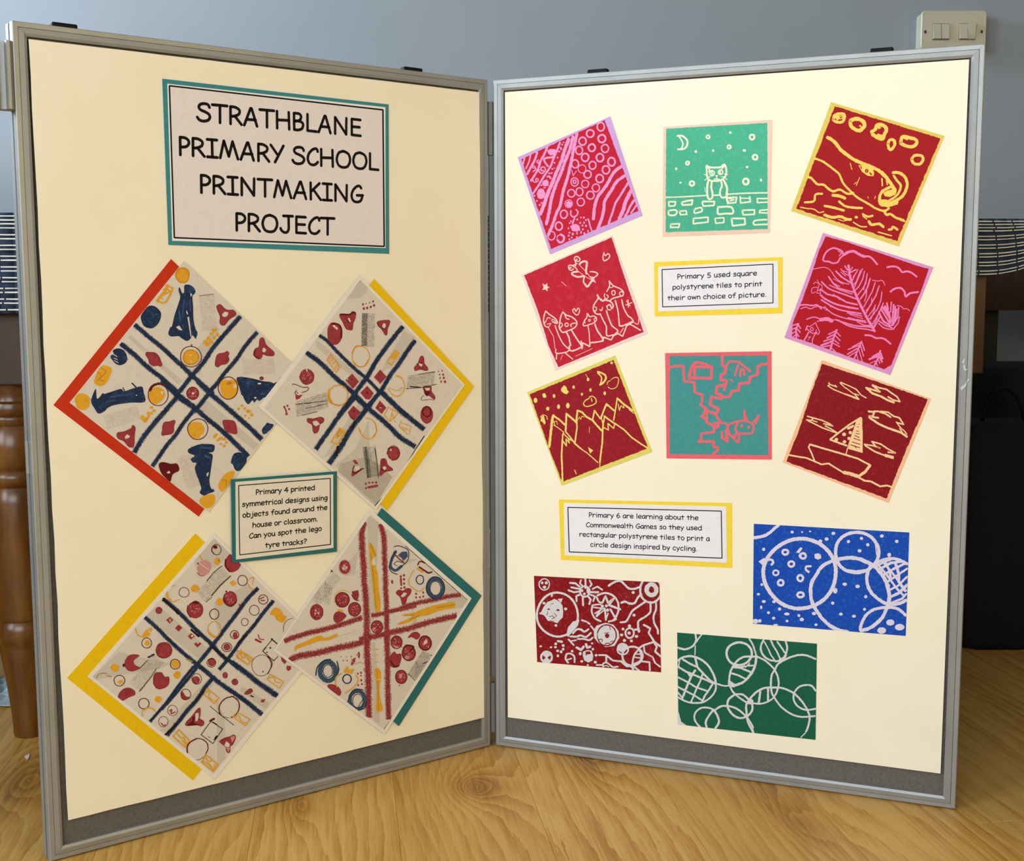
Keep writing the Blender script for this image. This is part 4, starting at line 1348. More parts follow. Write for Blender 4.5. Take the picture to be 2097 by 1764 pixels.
# C moves the trace origin, T tyre track, G printed mesh of dots
ART['b1'] = dict(o=(0,0), s=1.0, sheet=[(376.8,534.7),(634,777.5),(427.7,1049.6),(142.6,825)], paper='print_paper',
 mount=[(350.4,530.8),(610,779),(406.9,1058.4),(109.5,830)], mountc='card_red', d='''
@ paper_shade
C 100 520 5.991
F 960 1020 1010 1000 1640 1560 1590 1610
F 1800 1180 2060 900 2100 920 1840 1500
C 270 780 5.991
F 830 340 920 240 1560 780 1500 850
@ navy
C 100 520 5.991
T 62 1050 870 1240 1030 1400 1160 1540 1290 1660 1400 1740 1480 1900 1620 2020 1720
T 64 880 1100 1050 1240 1200 1380 1380 1520 1480 1610 1600 1720
C 270 520 5.991
T 62 1335 765 1180 940 1000 1150 880 1330 750 1480 640 1620 560 1720
T 56 1540 960 1400 1120 1280 1300 1150 1450 1020 1620 930 1710
C 100 780 5.991
T 66 1580 190 1480 310 1330 480 1200 640 1130 740 1050 880
T 56 1790 350 1650 520 1560 660 1450 790 1360 920 1270 1050
T 66 1380 0 1500 110 1600 210 1720 290 1810 350
C 270 780 5.991
T 66 800 0 940 140 1120 290 1280 430 1450 580 1590 720
T 66 560 170 680 260 800 360 940 480 1100 610 1260 760 1430 930
T 62 950 150 840 290 760 380
@ navy
C 100 520 5.991
F 1130 800 1135 750 1200 660 1250 635 1310 650 1370 710 1375 780 1340 860 1280 910 1220 912 1160 880
F 785 1185 850 1160 920 1185 960 1260 950 1330 880 1368 820 1350 775 1300 755 1265 770 1240 800 1235
F 1665 385 1740 385 1795 440 1790 490 1762 520 1770 640 1775 800 1800 920 1825 970 1800 1040 1765 1000 1735 1045 1690 1070 1620 1030 1590 1010 1500 1015 1465 980 1490 900 1510 890 1540 760 1580 640 1612 530 1590 450 1605 410 1635 480 1660 470
C 100 780 5.991
F 520 230 560 120 580 110 590 220 640 180 660 150 690 160 880 100 920 130 1030 95 1140 70 1165 150 1178 260 1000 270 800 300 715 340 690 370 610 405 560 340 525 280
P 16 1020 30 1070 80
P 12 910 85 930 130
F 1710 840 1830 785 1920 775 2030 790 2020 870 1960 885 2010 910 2000 1010 1980 1150 1970 1230 1990 1320 2030 1340 2020 1365 1960 1385 1900 1410 1850 1370 1870 1320 1830 1200 1790 1080 1810 1010 1770 1005 1740 960 1790 920 1720 890
C 270 520 5.991
F 1290 1515 1480 1530 1740 1590 1820 1520 1770 1610 1640 1761 1380 1761 1320 1640
C 270 780 5.991
F 1290 0 1480 0 1760 40 1580 240 1540 230 1500 270 1480 240 1425 290 1370 210 1360 130 1320 50
F 1215 1000 1250 900 1320 880 1390 910 1410 980 1370 1060 1310 1110 1265 1090 1240 1030
F 1595 600 1640 540 1660 515 1690 525 1740 540 1700 600 1620 660
@ print_paper
C 100 520 5.991
F 1690 690 1710 740 1700 745 1685 720
F 1560 900 1600 880 1640 940 1600 935
F 1700 780 1720 770 1750 1020 1740 1020
F 1735 480 1760 500 1740 530
C 100 780 5.991
F 1935 1140 1965 1120 1955 1160 1940 1180
D 1075 178 8 8
C 270 780 5.991
D 1565 35 24 10
D 1515 210 14 12
C 100 520 5.991
P 8 800 1240 835 1260
P 8 800 1280 840 1300
P 8 800 1310 850 1335
@ blue_mid
P 16 1740 400 1780 450
P 22 1600 700 1610 820
P 14 1660 560 1640 760
P 14 1730 560 1740 700
C 100 780 5.991
P 18 760 200 880 180
P 14 900 180 1040 160
P 12 700 260 820 240
P 20 1880 820 1990 830
P 26 1920 920 1960 940
C 270 780 5.991
D 1430 30 30 20
D 1600 160 30 12
@ ochre
C 100 520 5.991
F 1545 260 1580 185 1645 165 1710 190 1728 250 1700 340 1650 362 1590 345
P 34 1460 390 1420 470 1330 570
P 22 1440 385 1520 420 1490 500 1440 590 1400 605 1330 580
P 16 1400 440 1450 430 1490 460 1420 500
P 12 1360 520 1400 560
F 555 1550 600 1440 660 1370 730 1380 770 1410 750 1500 690 1600 620 1625 560 1590
D 1742 1270 100 98
F 345 1761 370 1720 420 1712 470 1740 490 1761
C 100 780 5.991
F 320 250 340 180 400 155 460 170 500 220 495 310 440 355 360 345
F 1235 150 1280 95 1350 75 1410 120 1425 180 1390 240 1320 285 1260 270 1225 210
F 1710 580 1740 520 1800 505 1870 520 1905 580 1890 660 1830 710 1760 700 1720 650
C 100 520 5.991
C 270 520 5.991
F 1085 1640 1110 1570 1180 1560 1240 1560 1290 1620 1285 1700 1240 1761 1130 1761
C 270 780 5.991
F 1085 60 1100 0 1290 0 1280 120 1220 200 1170 200 1110 150
F 1060 1310 1080 1230 1150 1140 1240 1105 1260 1130 1230 1220 1170 1300 1110 1365
F 825 1480 870 1420 950 1395 1010 1400 1020 1470 990 1540 930 1565 880 1550
P 40 130 440 170 480
P 30 120 460 160 500 210 430
D 240 330 22 18
D 270 370 24 18
D 235 400 22 18
D 200 400 20 20
D 1350 305 22 16
D 1310 345 18 18
D 1385 340 16 16
D 1430 375 34 22
D 1390 430 16 16
D 1470 420 22 22
D 1438 460 14 12
P 34 1010 690 1040 660
P 30 1050 730 1100 700
D 1130 720 24 16
D 1160 758 20 16
D 1090 775 18 14
D 1132 800 20 18
C 270 520 5.991
D 1010 940 30 26
D 975 980 24 18
D 1050 990 20 24
D 1010 1030 22 22
D 940 1040 26 26
D 970 1080 26 26
D 900 1085 30 26
D 930 1115 26 22
@ ochre_dark
C 100 520 5.991
O 10 1742 1270 92 90
L 10 640 1400 700 1450 620 1540 680 1560
L 8 600 1450 640 1500 590 1560
O 8 1640 265 80 88
C 270 520 5.991
F 1150 1600 1190 1565 1240 1580 1200 1610
C 270 780 5.991
L 10 1110 1220 1160 1230 1150 1300
@ print_paper
C 270 780 5.991
F 835 690 860 655 880 670 865 700 840 710
D 372 145 14 22
C 270 520 5.991
D 720 1245 12 8
L 10 715 1310 735 1320 730 1340
D 1265 1625 20 26
@ maroon
C 100 520 5.991
O 10 1742 1262 128 128
P 12 1750 1115 1755 1140
C 100 780 5.991
O 10 1340 170 122 138
L 30 1240 120 1280 60 1360 35 1400 50
O 10 1828 595 124 126
C 270 780 5.991
O 11 1182 90 120 134
@ berry
C 100 520 5.991
F 1190 1240 1200 1210 1230 1210 1300 1215 1350 1260 1370 1310 1390 1360 1370 1385 1340 1370 1290 1375 1240 1350 1225 1300
F 2050 1290 2075 1240 2100 1225 2120 1300 2080 1385 2040 1370
C 270 520 5.991
F 1040 650 1060 625 1095 625 1130 665 1180 690 1245 690 1280 730 1265 760 1200 800 1160 850 1140 875 1100 875 1080 840 1085 770 1060 710
F 1565 1060 1590 1030 1620 1040 1650 1120 1740 1200 1745 1240 1720 1255 1650 1250 1610 1230 1590 1280 1545 1290 1500 1250 1495 1200 1520 1160 1560 1140
F 1130 1215 1170 1195 1195 1220 1180 1260 1195 1300 1160 1350 1090 1365 1060 1390 1020 1370 1040 1330 1030 1280 1060 1230
D 1592 1528 24 20
C 270 780 5.991
D 747 155 76 78
F 375 560 400 510 470 500 510 483 533 500 515 560 515 620 480 655 410 665 380 675 362 650 375 610
F 1115 500 1140 483 1240 490 1275 530 1290 620 1285 650 1230 650 1160 620 1130 570
F 0 560 40 570 30 640 20 700 28 790 10 815 0 800
C 100 780 5.991
F 832 665 850 635 920 625 1000 590 1060 570 1050 670 1045 790 1000 818 960 790 920 740 850 710
@ maroon
F 1348 1040 1365 1005 1420 1000 1500 1020 1570 1015 1600 1070 1590 1110 1520 1150 1490 1240 1440 1200 1390 1150 1360 1090
C 270 520 5.991
O 10 1592 1528 18 16
@ maroon_line
C 100 520 5.991
L 8 1190 1240 1200 1210 1230 1210 1300 1215 1350 1260 1370 1310
L 8 1225 1300 1240 1350 1290 1378
C 270 520 5.991
L 9 1040 650 1060 710 1085 770 1080 840 1100 875
L 7 1160 850 1200 800 1265 760
L 20 1520 1180 1500 1240 1550 1280
C 270 780 5.991
O 12 747 155 72 74
@ print_paper
C 270 520 5.991
F 1105 745 1140 710 1185 720 1175 760 1145 775 1115 770
F 1605 1160 1625 1150 1650 1180 1630 1210 1600 1200
C 270 780 5.991
D 750 155 16 16
F 425 1130 455 1105 475 1130 450 1140
C 100 780 5.991
F 932 690 960 658 995 680 985 700 940 715
@ grid_red
C 100 520 5.991
G 1845 515 2020 495 1890 940 14 26
P 7 1845 515 2020 495
C 270 520 5.991
G 1355 1310 1740 1290 1370 1480 26 12
C 100 780 5.991
G 680 430 1080 310 720 590 24 12
C 270 780 5.991
G 570 950 720 905 680 1320 12 24
''')
ART['b2'] = dict(o=(0,0), s=1.0, sheet=[(736.2,564.2),(951.8,788.3),(769.5,1044.6),(529.2,833)], paper='print_border',
 mount=[(766.4,571.4),(970.5,791.7),(792.7,1045.4),(588.6,825)], mountc='card_yellow',
 inner=[(738.3,574),(947.5,788.7),(768.7,1037.9),(541,836)], innerc='print_paper', d='''
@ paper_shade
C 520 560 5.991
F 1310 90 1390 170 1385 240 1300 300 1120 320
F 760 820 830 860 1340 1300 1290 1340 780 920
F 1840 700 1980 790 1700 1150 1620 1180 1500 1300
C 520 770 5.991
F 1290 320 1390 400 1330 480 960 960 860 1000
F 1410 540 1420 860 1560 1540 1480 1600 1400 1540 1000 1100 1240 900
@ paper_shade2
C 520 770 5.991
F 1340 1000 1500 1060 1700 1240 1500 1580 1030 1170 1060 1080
@ ink_black
C 640 560 5.991
P 5 590 88 400 320
C 520 770 5.991
P 12 2090 740 1990 890
P 10 1990 890 1720 1330 1480 1600
@ navy
C 520 560 5.991
T 48 800 760 900 830 1010 950 1150 1090 1270 1200 1380 1290 1480 1390 1560 1470 1700 1590 1880 1740
T 64 640 970 780 1070 880 1160 1000 1280 1130 1390 1240 1490 1340 1600 1400 1680
T 62 1830 650 1720 780 1600 940 1500 1080 1390 1270 1300 1390 1230 1490 1150 1600 1040 1750
T 60 1980 820 1870 970 1780 1110 1680 1240 1560 1440 1460 1560 1400 1640
C 520 770 5.991
T 66 1220 250 1340 340 1450 440 1560 530 1680 640 1800 760 1980 870
T 66 1560 190 1680 310 1800 430 1900 510 2090 660
T 62 1260 230 1140 380 1020 530 900 700 760 900
T 70 1440 330 1340 460 1200 640 1080 850 1000 970 920 1080
@ ink_black
P 30 1030 870 1010 960
P 24 1240 560 1210 640
@ berry
C 520 560 5.991
F 905 770 910 670 950 610 1010 610 1060 640 1083 710 1070 810 1020 870 960 870 920 830
F 1050 520 1080 495 1170 500 1210 468 1250 485 1245 550 1220 610 1210 680 1190 698 1130 680 1095 610
F 1510 600 1560 580 1660 575 1665 620 1640 690 1635 750 1610 758 1575 700 1540 650
D 650 1270 90 96
F 1205 1230 1290 1330 1215 1420 1122 1310
F 1550 1180 1630 1270 1545 1362 1470 1275
F 1390 1380 1470 1470 1420 1550 1370 1545 1305 1465
C 520 770 5.991
F 1220 365 1308 445 1230 545 1190 520 1150 450
F 1545 302 1625 390 1568 470 1490 395
F 650 540 665 520 730 525 820 505 860 530 850 570 810 600 790 680 750 708 725 680 710 600 665 575
F 505 210 540 240 600 230 560 280 515 295
F 1555 1040 1580 1015 1620 1025 1640 1090 1690 1130 1700 1160 1610 1180 1560 1228 1540 1210 1550 1150
F 1200 1230 1210 1170 1250 1180 1310 1140 1350 1135 1300 1170 1230 1220
F 1210 1040 1240 1025 1270 1060 1280 1090 1240 1080
D 1712 950 74 86
D 400 470 18 14
D 372 380 14 14
D 412 368 12 14
D 432 408 12 14
L 18 375 390 395 430 400 465
C 640 560 5.991
F 1250 1150 1290 1110 1320 1030 1345 1012 1365 1040 1375 1110 1415 1160 1410 1195 1370 1190 1320 1180 1260 1195
C 640 770 5.991
D 1402 478 76 108
F 1360 130 1455 130 1460 190 1500 250 1495 290 1440 250 1400 230 1370 190
C 520 560 5.991
D 1348 432 14 16
D 1390 425 14 16
D 1433 412 14 16
D 1474 394 14 16
D 1463 345 11 13
D 1338 380 10 18
D 1420 362 8 8
D 1375 372 7 9
C 640 560 5.991
D 1603 1243 13 15
D 1610 1283 13 16
D 1625 1330 15 18
D 1578 1330 9 16
D 1565 1285 8 14
D 1558 1243 8 10
D 1590 1195 8 12
D 1545 1205 8 8
C 520 770 5.991
D 1372 1325 13 15
D 1415 1312 12 13
D 1457 1310 13 13
D 1500 1308 14 14
D 1375 1378 13 14
P 30 1405 1368 1510 1350
@ maroon
C 520 560 5.991
L 22 960 615 1030 625 1070 680 1070 790
L 20 1060 505 1170 505 1215 480 1245 490
L 8 1510 610 1540 660 1600 680
F 1140 570 1180 560 1190 600 1160 610
D 1205 1300 8 12
D 1388 1465 12 12
C 520 770 5.991
D 1560 375 12 12
D 1230 435 12 12
F 1160 480 1230 530 1225 545 1190 520
L 14 1560 1150 1610 1160 1600 1120
L 12 1310 1150 1250 1190 1210 1170 1230 1100
L 9 470 110 480 100 520 110 600 140 660 140 665 170 610 200 530 210
L 10 505 210 520 180 540 210
L 6 1640 900 1700 855 1760 880 1790 950 1760 1020 1690 1040
L 10 1630 960 1660 890 1720 870
C 640 560 5.991
L 12 1340 1090 1300 1120 1280 1110
C 640 770 5.991
F 1365 145 1385 190 1440 190 1440 215 1410 250 1375 220
L 6 1365 240 1335 270 1345 300 1440 290 1490 295 1500 260
O 16 1402 440 50 60
@ print_paper
C 520 560 5.991
F 1150 555 1170 545 1190 590 1175 600
F 1575 640 1590 610 1615 620 1620 650 1600 675 1580 665
F 960 640 985 635 1030 670 1025 695 1000 680
F 1135 1300 1150 1290 1160 1310
F 635 1180 660 1180 655 1220
F 1480 1280 1540 1340 1540 1350
C 520 770 5.991
F 720 560 770 550 810 595 760 620 730 600
F 525 150 570 140 600 190 560 230 525 190
F 480 115 520 130 510 180 490 170
F 610 150 650 150 650 185 615 170
F 1580 1115 1610 1110 1630 1135 1600 1160 1585 1140
F 1240 1110 1290 1110 1300 1150 1260 1165 1240 1140
F 1540 395 1570 400 1550 380
D 1680 910 10 16
C 640 560 5.991
F 1300 1110 1320 1105 1350 1120 1340 1145 1320 1140
C 640 770 5.991
F 1375 150 1445 150 1430 180 1400 180
F 1345 270 1375 250 1400 290 1350 290
@ ochre
C 520 560 5.991
O 12 1310 1020 106 130
C 520 770 5.991
O 14 1035 240 118 124
F 905 200 930 150 940 270 975 340 940 340 910 300
C 640 770 5.991
L 12 570 640 600 720 680 775 760 740 785 660 760 570 710 530 660 525
F 575 650 600 680 590 720
L 12 930 160 980 230 1050 250 1110 200 1130 120 1090 20 1040 0
L 8 940 150 1040 180 1100 140
L 20 1030 0 1080 20
C 520 560 5.991
P 10 945 990 890 1060 1010 1215 1065 1150 945 990
P 6 950 1010 910 1060 1015 1190 1045 1145 950 1010
O 8 950 1062 16 18
O 8 1015 1142 14 16
D 978 1102 14 16
C 640 560 5.991
P 12 1015 945 1065 975 965 1125 910 1085 1015 945
F 950 1040 1020 960 1065 975 1010 1060
C 520 770 5.991
P 18 1050 645 1120 680 1025 845 950 810 1050 645
P 22 1060 680 1090 680 1050 730 1010 760
C 640 770 5.991
P 10 930 385 880 480 950 560 1050 455 930 385
D 975 480 18 16
D 1005 510 16 14
P 8 990 390 950 560
P 8 1000 550 1020 570
P 9 1090 550 1060 620 1170 720
P 7 1100 580 1210 620 1190 720
O 6 1100 635 12 14
O 7 1135 655 16 16
P 6 1150 640 1200 690
@ ochre_dark
C 520 560 5.991
L 6 1200 980 1230 920 1260 890 1330 890
L 6 1220 1080 1280 1140 1350 1140 1400 1060
C 520 770 5.991
L 7 910 220 930 300 960 340 1060 360
C 640 770 5.991
L 5 780 620 785 680 740 750
P 10 335 670 300 730 320 740
@ grid_dark
C 520 560 5.991
G 1330 490 1480 500 1320 890 13 40
G 1330 490 1390 490 1325 890 8 60
C 520 770 5.991
G 510 320 890 205 530 500 40 16
P 7 510 352 700 330 900 305
P 6 540 345 690 335
P 6 590 485 780 440
P 6 640 400 900 340
C 640 560 5.991
G 1175 1260 1500 1205 1160 1420 34 14
P 7 1300 1240 1500 1208
P 7 1150 1415 1360 1400 1520 1362
P 14 1200 1390 1320 1400
C 520 770 5.991
G 1340 880 1390 870 1390 1250 10 50
G 1400 880 1490 860 1440 1240 8 36
P 8 1485 890 1510 1050 1528 1250
P 8 1370 880 1390 1060 1400 1250
''')
ART['b3'] = dict(o=(0,0), s=1.0, sheet=[(437.5,1092),(666.9,1318.4),(439.3,1597.1),(179.2,1385.9)], paper='print_border',
 mount=[(399.8,1093),(625.8,1307.7),(394.8,1598.8),(137.5,1389)], mountc='card_yellow',
 inner=[(438.6,1102.5),(658,1317),(436.8,1585.4),(189.2,1386.8)], innerc='print_paper', d='''
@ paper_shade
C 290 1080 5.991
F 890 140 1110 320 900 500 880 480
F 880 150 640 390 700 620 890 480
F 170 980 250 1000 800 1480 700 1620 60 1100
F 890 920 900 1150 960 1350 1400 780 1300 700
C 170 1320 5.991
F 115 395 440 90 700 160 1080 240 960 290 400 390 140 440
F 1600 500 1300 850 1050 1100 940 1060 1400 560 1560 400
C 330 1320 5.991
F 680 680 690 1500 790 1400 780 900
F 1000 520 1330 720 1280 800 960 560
@ navy
C 290 1080 5.991
T 56 260 880 420 1010 580 1170 720 1310 860 1440 980 1570 1120 1670 1250 1761
T 54 30 1100 160 1210 320 1370 460 1500 600 1620 720 1720
T 54 1430 745 1300 880 1160 1070 1020 1250 880 1440 760 1590 640 1730
T 50 1620 900 1480 1070 1360 1230 1270 1330 1160 1480 1060 1620 950 1750
C 330 1320 5.991
T 70 860 220 960 290 1080 380 1200 480 1320 560 1430 640
T 62 430 240 560 340 660 430 780 520 900 600 1040 700 1150 790 1250 870
T 46 440 280 340 410 240 530 120 670 0 800
T 56 660 390 560 500 440 680 330 800 220 940 70 1120
C 170 1320 5.991
T 40 1360 270 1240 420 1120 580 1020 720 900 860 820 950
@ ink_black
P 26 1580 30 1680 110 1760 180
P 24 1000 1120 1150 980
P 20 1380 700 1480 580
C 290 1080 5.991
P 26 610 1260 700 1340
P 26 1190 1420 1290 1320
P 30 270 880 450 1060
P 5 1440 650 1610 800
C 330 1320 5.991
P 8 600 760 720 860 890 990
P 9 610 945 490 1110 635 1218 755 1040 610 945
P 16 640 960 680 985
L 14 660 1150 690 1120 650 1170
P 6 575 1135 605 1145
P 8 1290 40 1245 85 1380 205 1430 150
D 1340 45 12 12
D 1297 98 10 8
D 1250 335 9 9
P 16 1100 630 1130 645
C 290 1080 5.991
P 9 1610 1370 1485 1520 1620 1640 1670 1590
P 14 1590 1370 1660 1430
@ berry
C 290 1080 5.991
D 658 1015 98 104
D 275 1510 102 100
F 1020 440 1050 370 1100 330 1180 360 1220 440 1180 520 1100 552 1040 510
D 1085 880 86 92
D 212 1022 40 42
F 350 1100 390 1140 345 1185 300 1140
F 455 1195 500 1235 455 1282 408 1240
F 610 1300 655 1340 605 1380 565 1340
F 690 1395 735 1430 685 1478 642 1435
D 1046 1472 40 40
F 1130 1290 1170 1290 1180 1350 1140 1370 1115 1340
D 860 1655 44 50
D 1205 957 14 18
P 14 1450 880 1500 860
P 14 1465 900 1510 900
F 1780 1700 1830 1705 1825 1750 1790 1761
F 1710 1600 1770 1660 1750 1680 1720 1640
P 26 1400 1380 1460 1410
L 12 1430 1320 1450 1370 1500 1380
C 170 1320 5.991
F 510 230 550 150 620 125 690 140 620 200 640 260 700 290 610 330 540 310
F 880 360 960 345 1000 400 1050 400 1055 480 1010 530 930 550 880 510 862 440
F 430 640 480 560 560 535 630 570 635 620 560 650 480 692
D 1745 380 30 38
D 1862 462 36 38
F 2050 540 2090 570 2050 610 1975 610 2000 575
D 1385 440 46 46
F 1200 600 1220 580 1260 640 1310 650 1260 685 1210 660
L 14 1060 820 1090 800 1080 850 1130 830
L 14 960 970 990 1000 1010 990
C 330 1320 5.991
D 905 463 38 38
D 785 380 30 36
F 1060 560 1110 545 1110 590 1060 615 1015 610 1050 590
F 1230 680 1280 670 1260 715 1220 710
F 1470 150 1540 210 1520 240 1480 210
F 1540 280 1595 270 1590 310 1560 330 1535 300
F 440 800 480 785 480 870 470 910 520 940 525 980 490 1005 430 990 310 1000 305 960 380 880
F 715 1190 780 1150 850 1130 890 1110 915 1140 880 1230 850 1250 845 1310 825 1335 800 1310 790 1260 740 1220
@ maroon
L 24 600 940 650 915
F 380 890 420 900 400 960 480 990 420 995 310 1000 380 940
L 14 720 860 710 780 740 710 800 660 880 640
L 14 880 640 940 690 960 760 930 850 860 900
L 7 715 820 750 880 830 905
L 16 325 1350 320 1260 360 1200 430 1160
L 12 430 1155 500 1165 560 1210 575 1280 550 1340
L 6 410 1420 470 1415 540 1370
O 6 1230 260 118 128
L 12 1310 150 1360 240 1310 360
C 290 1080 5.991
O 8 918 276 56 64
L 12 870 240 860 290 890 330
D 905 245 26 22
O 9 1238 655 58 64
O 7 520 800 62 60
O 10 892 1068 56 62
O 9 1492 888 56 58
O 8 1382 1020 60 62
O 7 1265 1165 42 46
O 9 1140 1320 52 50
O 9 1046 1474 60 54
O 8 856 1665 54 52
O 9 62 1422 60 62
O 9 412 1682 60 62
F 610 930 660 900 710 920 690 945 650 940
L 18 1030 400 1030 480 1080 545
L 16 1010 880 1030 940 1100 970 1160 920
L 8 565 960 560 1040 600 1110
L 7 175 1500 200 1580 260 1610
L 7 680 560 740 600 820 560
D 695 445 16 10
D 1040 790 12 12
L 6 1740 1280 1745 1200 1790 1140 1850 1120
C 170 1320 5.991
O 9 446 446 66 66
O 10 746 728 64 66
O 7 1395 425 58 66
O 8 1260 615 60 66
O 6 1098 812 60 64
O 6 985 950 58 64
D 500 258 16 22
L 7 870 420 865 480 900 540
@ pinkish
C 290 1080 5.991
F 680 500 720 420 790 400 845 440 850 500 820 570 760 595 700 570
F 335 1130 360 1120 365 1160 340 1165
C 330 1320 5.991
F 850 1140 900 1120 905 1150 870 1210
F 790 1260 850 1270 825 1325
@ print_paper
F 420 850 460 840 460 900 440 945 420 940
F 775 1240 800 1190 840 1220 840 1260 800 1260
C 290 1080 5.991
P 8 700 440 820 520
D 1060 790 10 8
D 690 1415 16 16
D 620 1335 16 14
@ ochre
C 290 1080 5.991
L 12 400 710 330 760 300 820 320 870 380 915 460 890
L 22 310 770 320 860 350 890
F 610 740 640 705 690 720 705 760 655 800 610 780
F 1080 680 1120 650 1165 690 1120 728
D 928 420 36 46
D 958 918 42 46
O 10 892 1254 78 96
F 815 1280 850 1340 920 1350 880 1320 850 1300
F 1575 1070 1630 990 1700 1010 1740 1080 1780 1100 1730 1170 1660 1140 1630 1090
P 10 1300 690 1330 740 1380 770
P 8 1320 640 1380 605 1360 700
L 8 1300 660 1320 640 1350 620
P 12 710 340 740 400
D 412 1680 42 46
D 68 1422 30 34
P 12 1220 1500 1170 1600 1300 1690 1360 1610 1220 1520
L 12 1210 1540 1240 1600 1290 1560 1320 1630
F 20 1310 60 1250 90 1300 60 1350 0 1350
L 14 90 1240 120 1250 110 1280
C 130 1070 5.991
L 14 900 1240 880 1300 920 1390 1000 1405 1060 1370 1020 1340 1080 1300
C 170 1320 5.991
F 880 680 900 640 950 645 965 680 930 718 890 700
F 1110 370 1150 330 1195 345 1190 400 1150 425 1115 400
D 390 288 50 46
D 1132 240 46 50
F 420 460 480 430 490 470 450 490
L 16 730 820 800 780 850 790 880 820
L 7 730 820 720 880 740 870
C 330 1320 5.991
P 16 215 1050 145 1130 290 1260 345 1180 215 1050
L 16 200 1100 240 1150 280 1150 300 1220
F 240 1170 310 1190 290 1230
P 16 545 1355 500 1450 640 1560 700 1480 545 1355
L 18 510 1440 580 1470 650 1540 660 1480
L 14 540 1380 580 1440 620 1420
P 12 560 540 530 620 650 730 710 660 560 540
L 12 545 590 600 580 580 640 640 690 690 680
P 12 930 835 880 890 1030 1000 1090 920 930 835
L 12 900 900 950 880 990 950 1060 970
P 12 940 80 920 140 1070 250 1120 180 940 80
L 10 960 110 1000 170 1040 160 1080 210
P 11 1340 370 1300 430 1450 540 1500 460 1340 370
L 12 1310 420 1380 400 1400 460 1460 470
@ olive
C 170 1320 5.991
L 9 165 410 190 370 250 355 290 360
P 12 300 385 345 395
P 18 1270 180 1340 210
C 290 1080 5.991
D 945 410 10 18
@ grid_dark
C 290 1080 5.991
G 970 480 1080 600 680 800 12 34
P 8 985 475 880 560 800 660
P 12 1090 600 960 720 860 840
P 6 790 920 860 860
C 170 1320 5.991
G 850 120 990 220 570 470 12 36
P 20 800 160 870 125
P 8 700 290 790 200
P 8 690 580 820 420 900 300
C 330 1320 5.991
''')
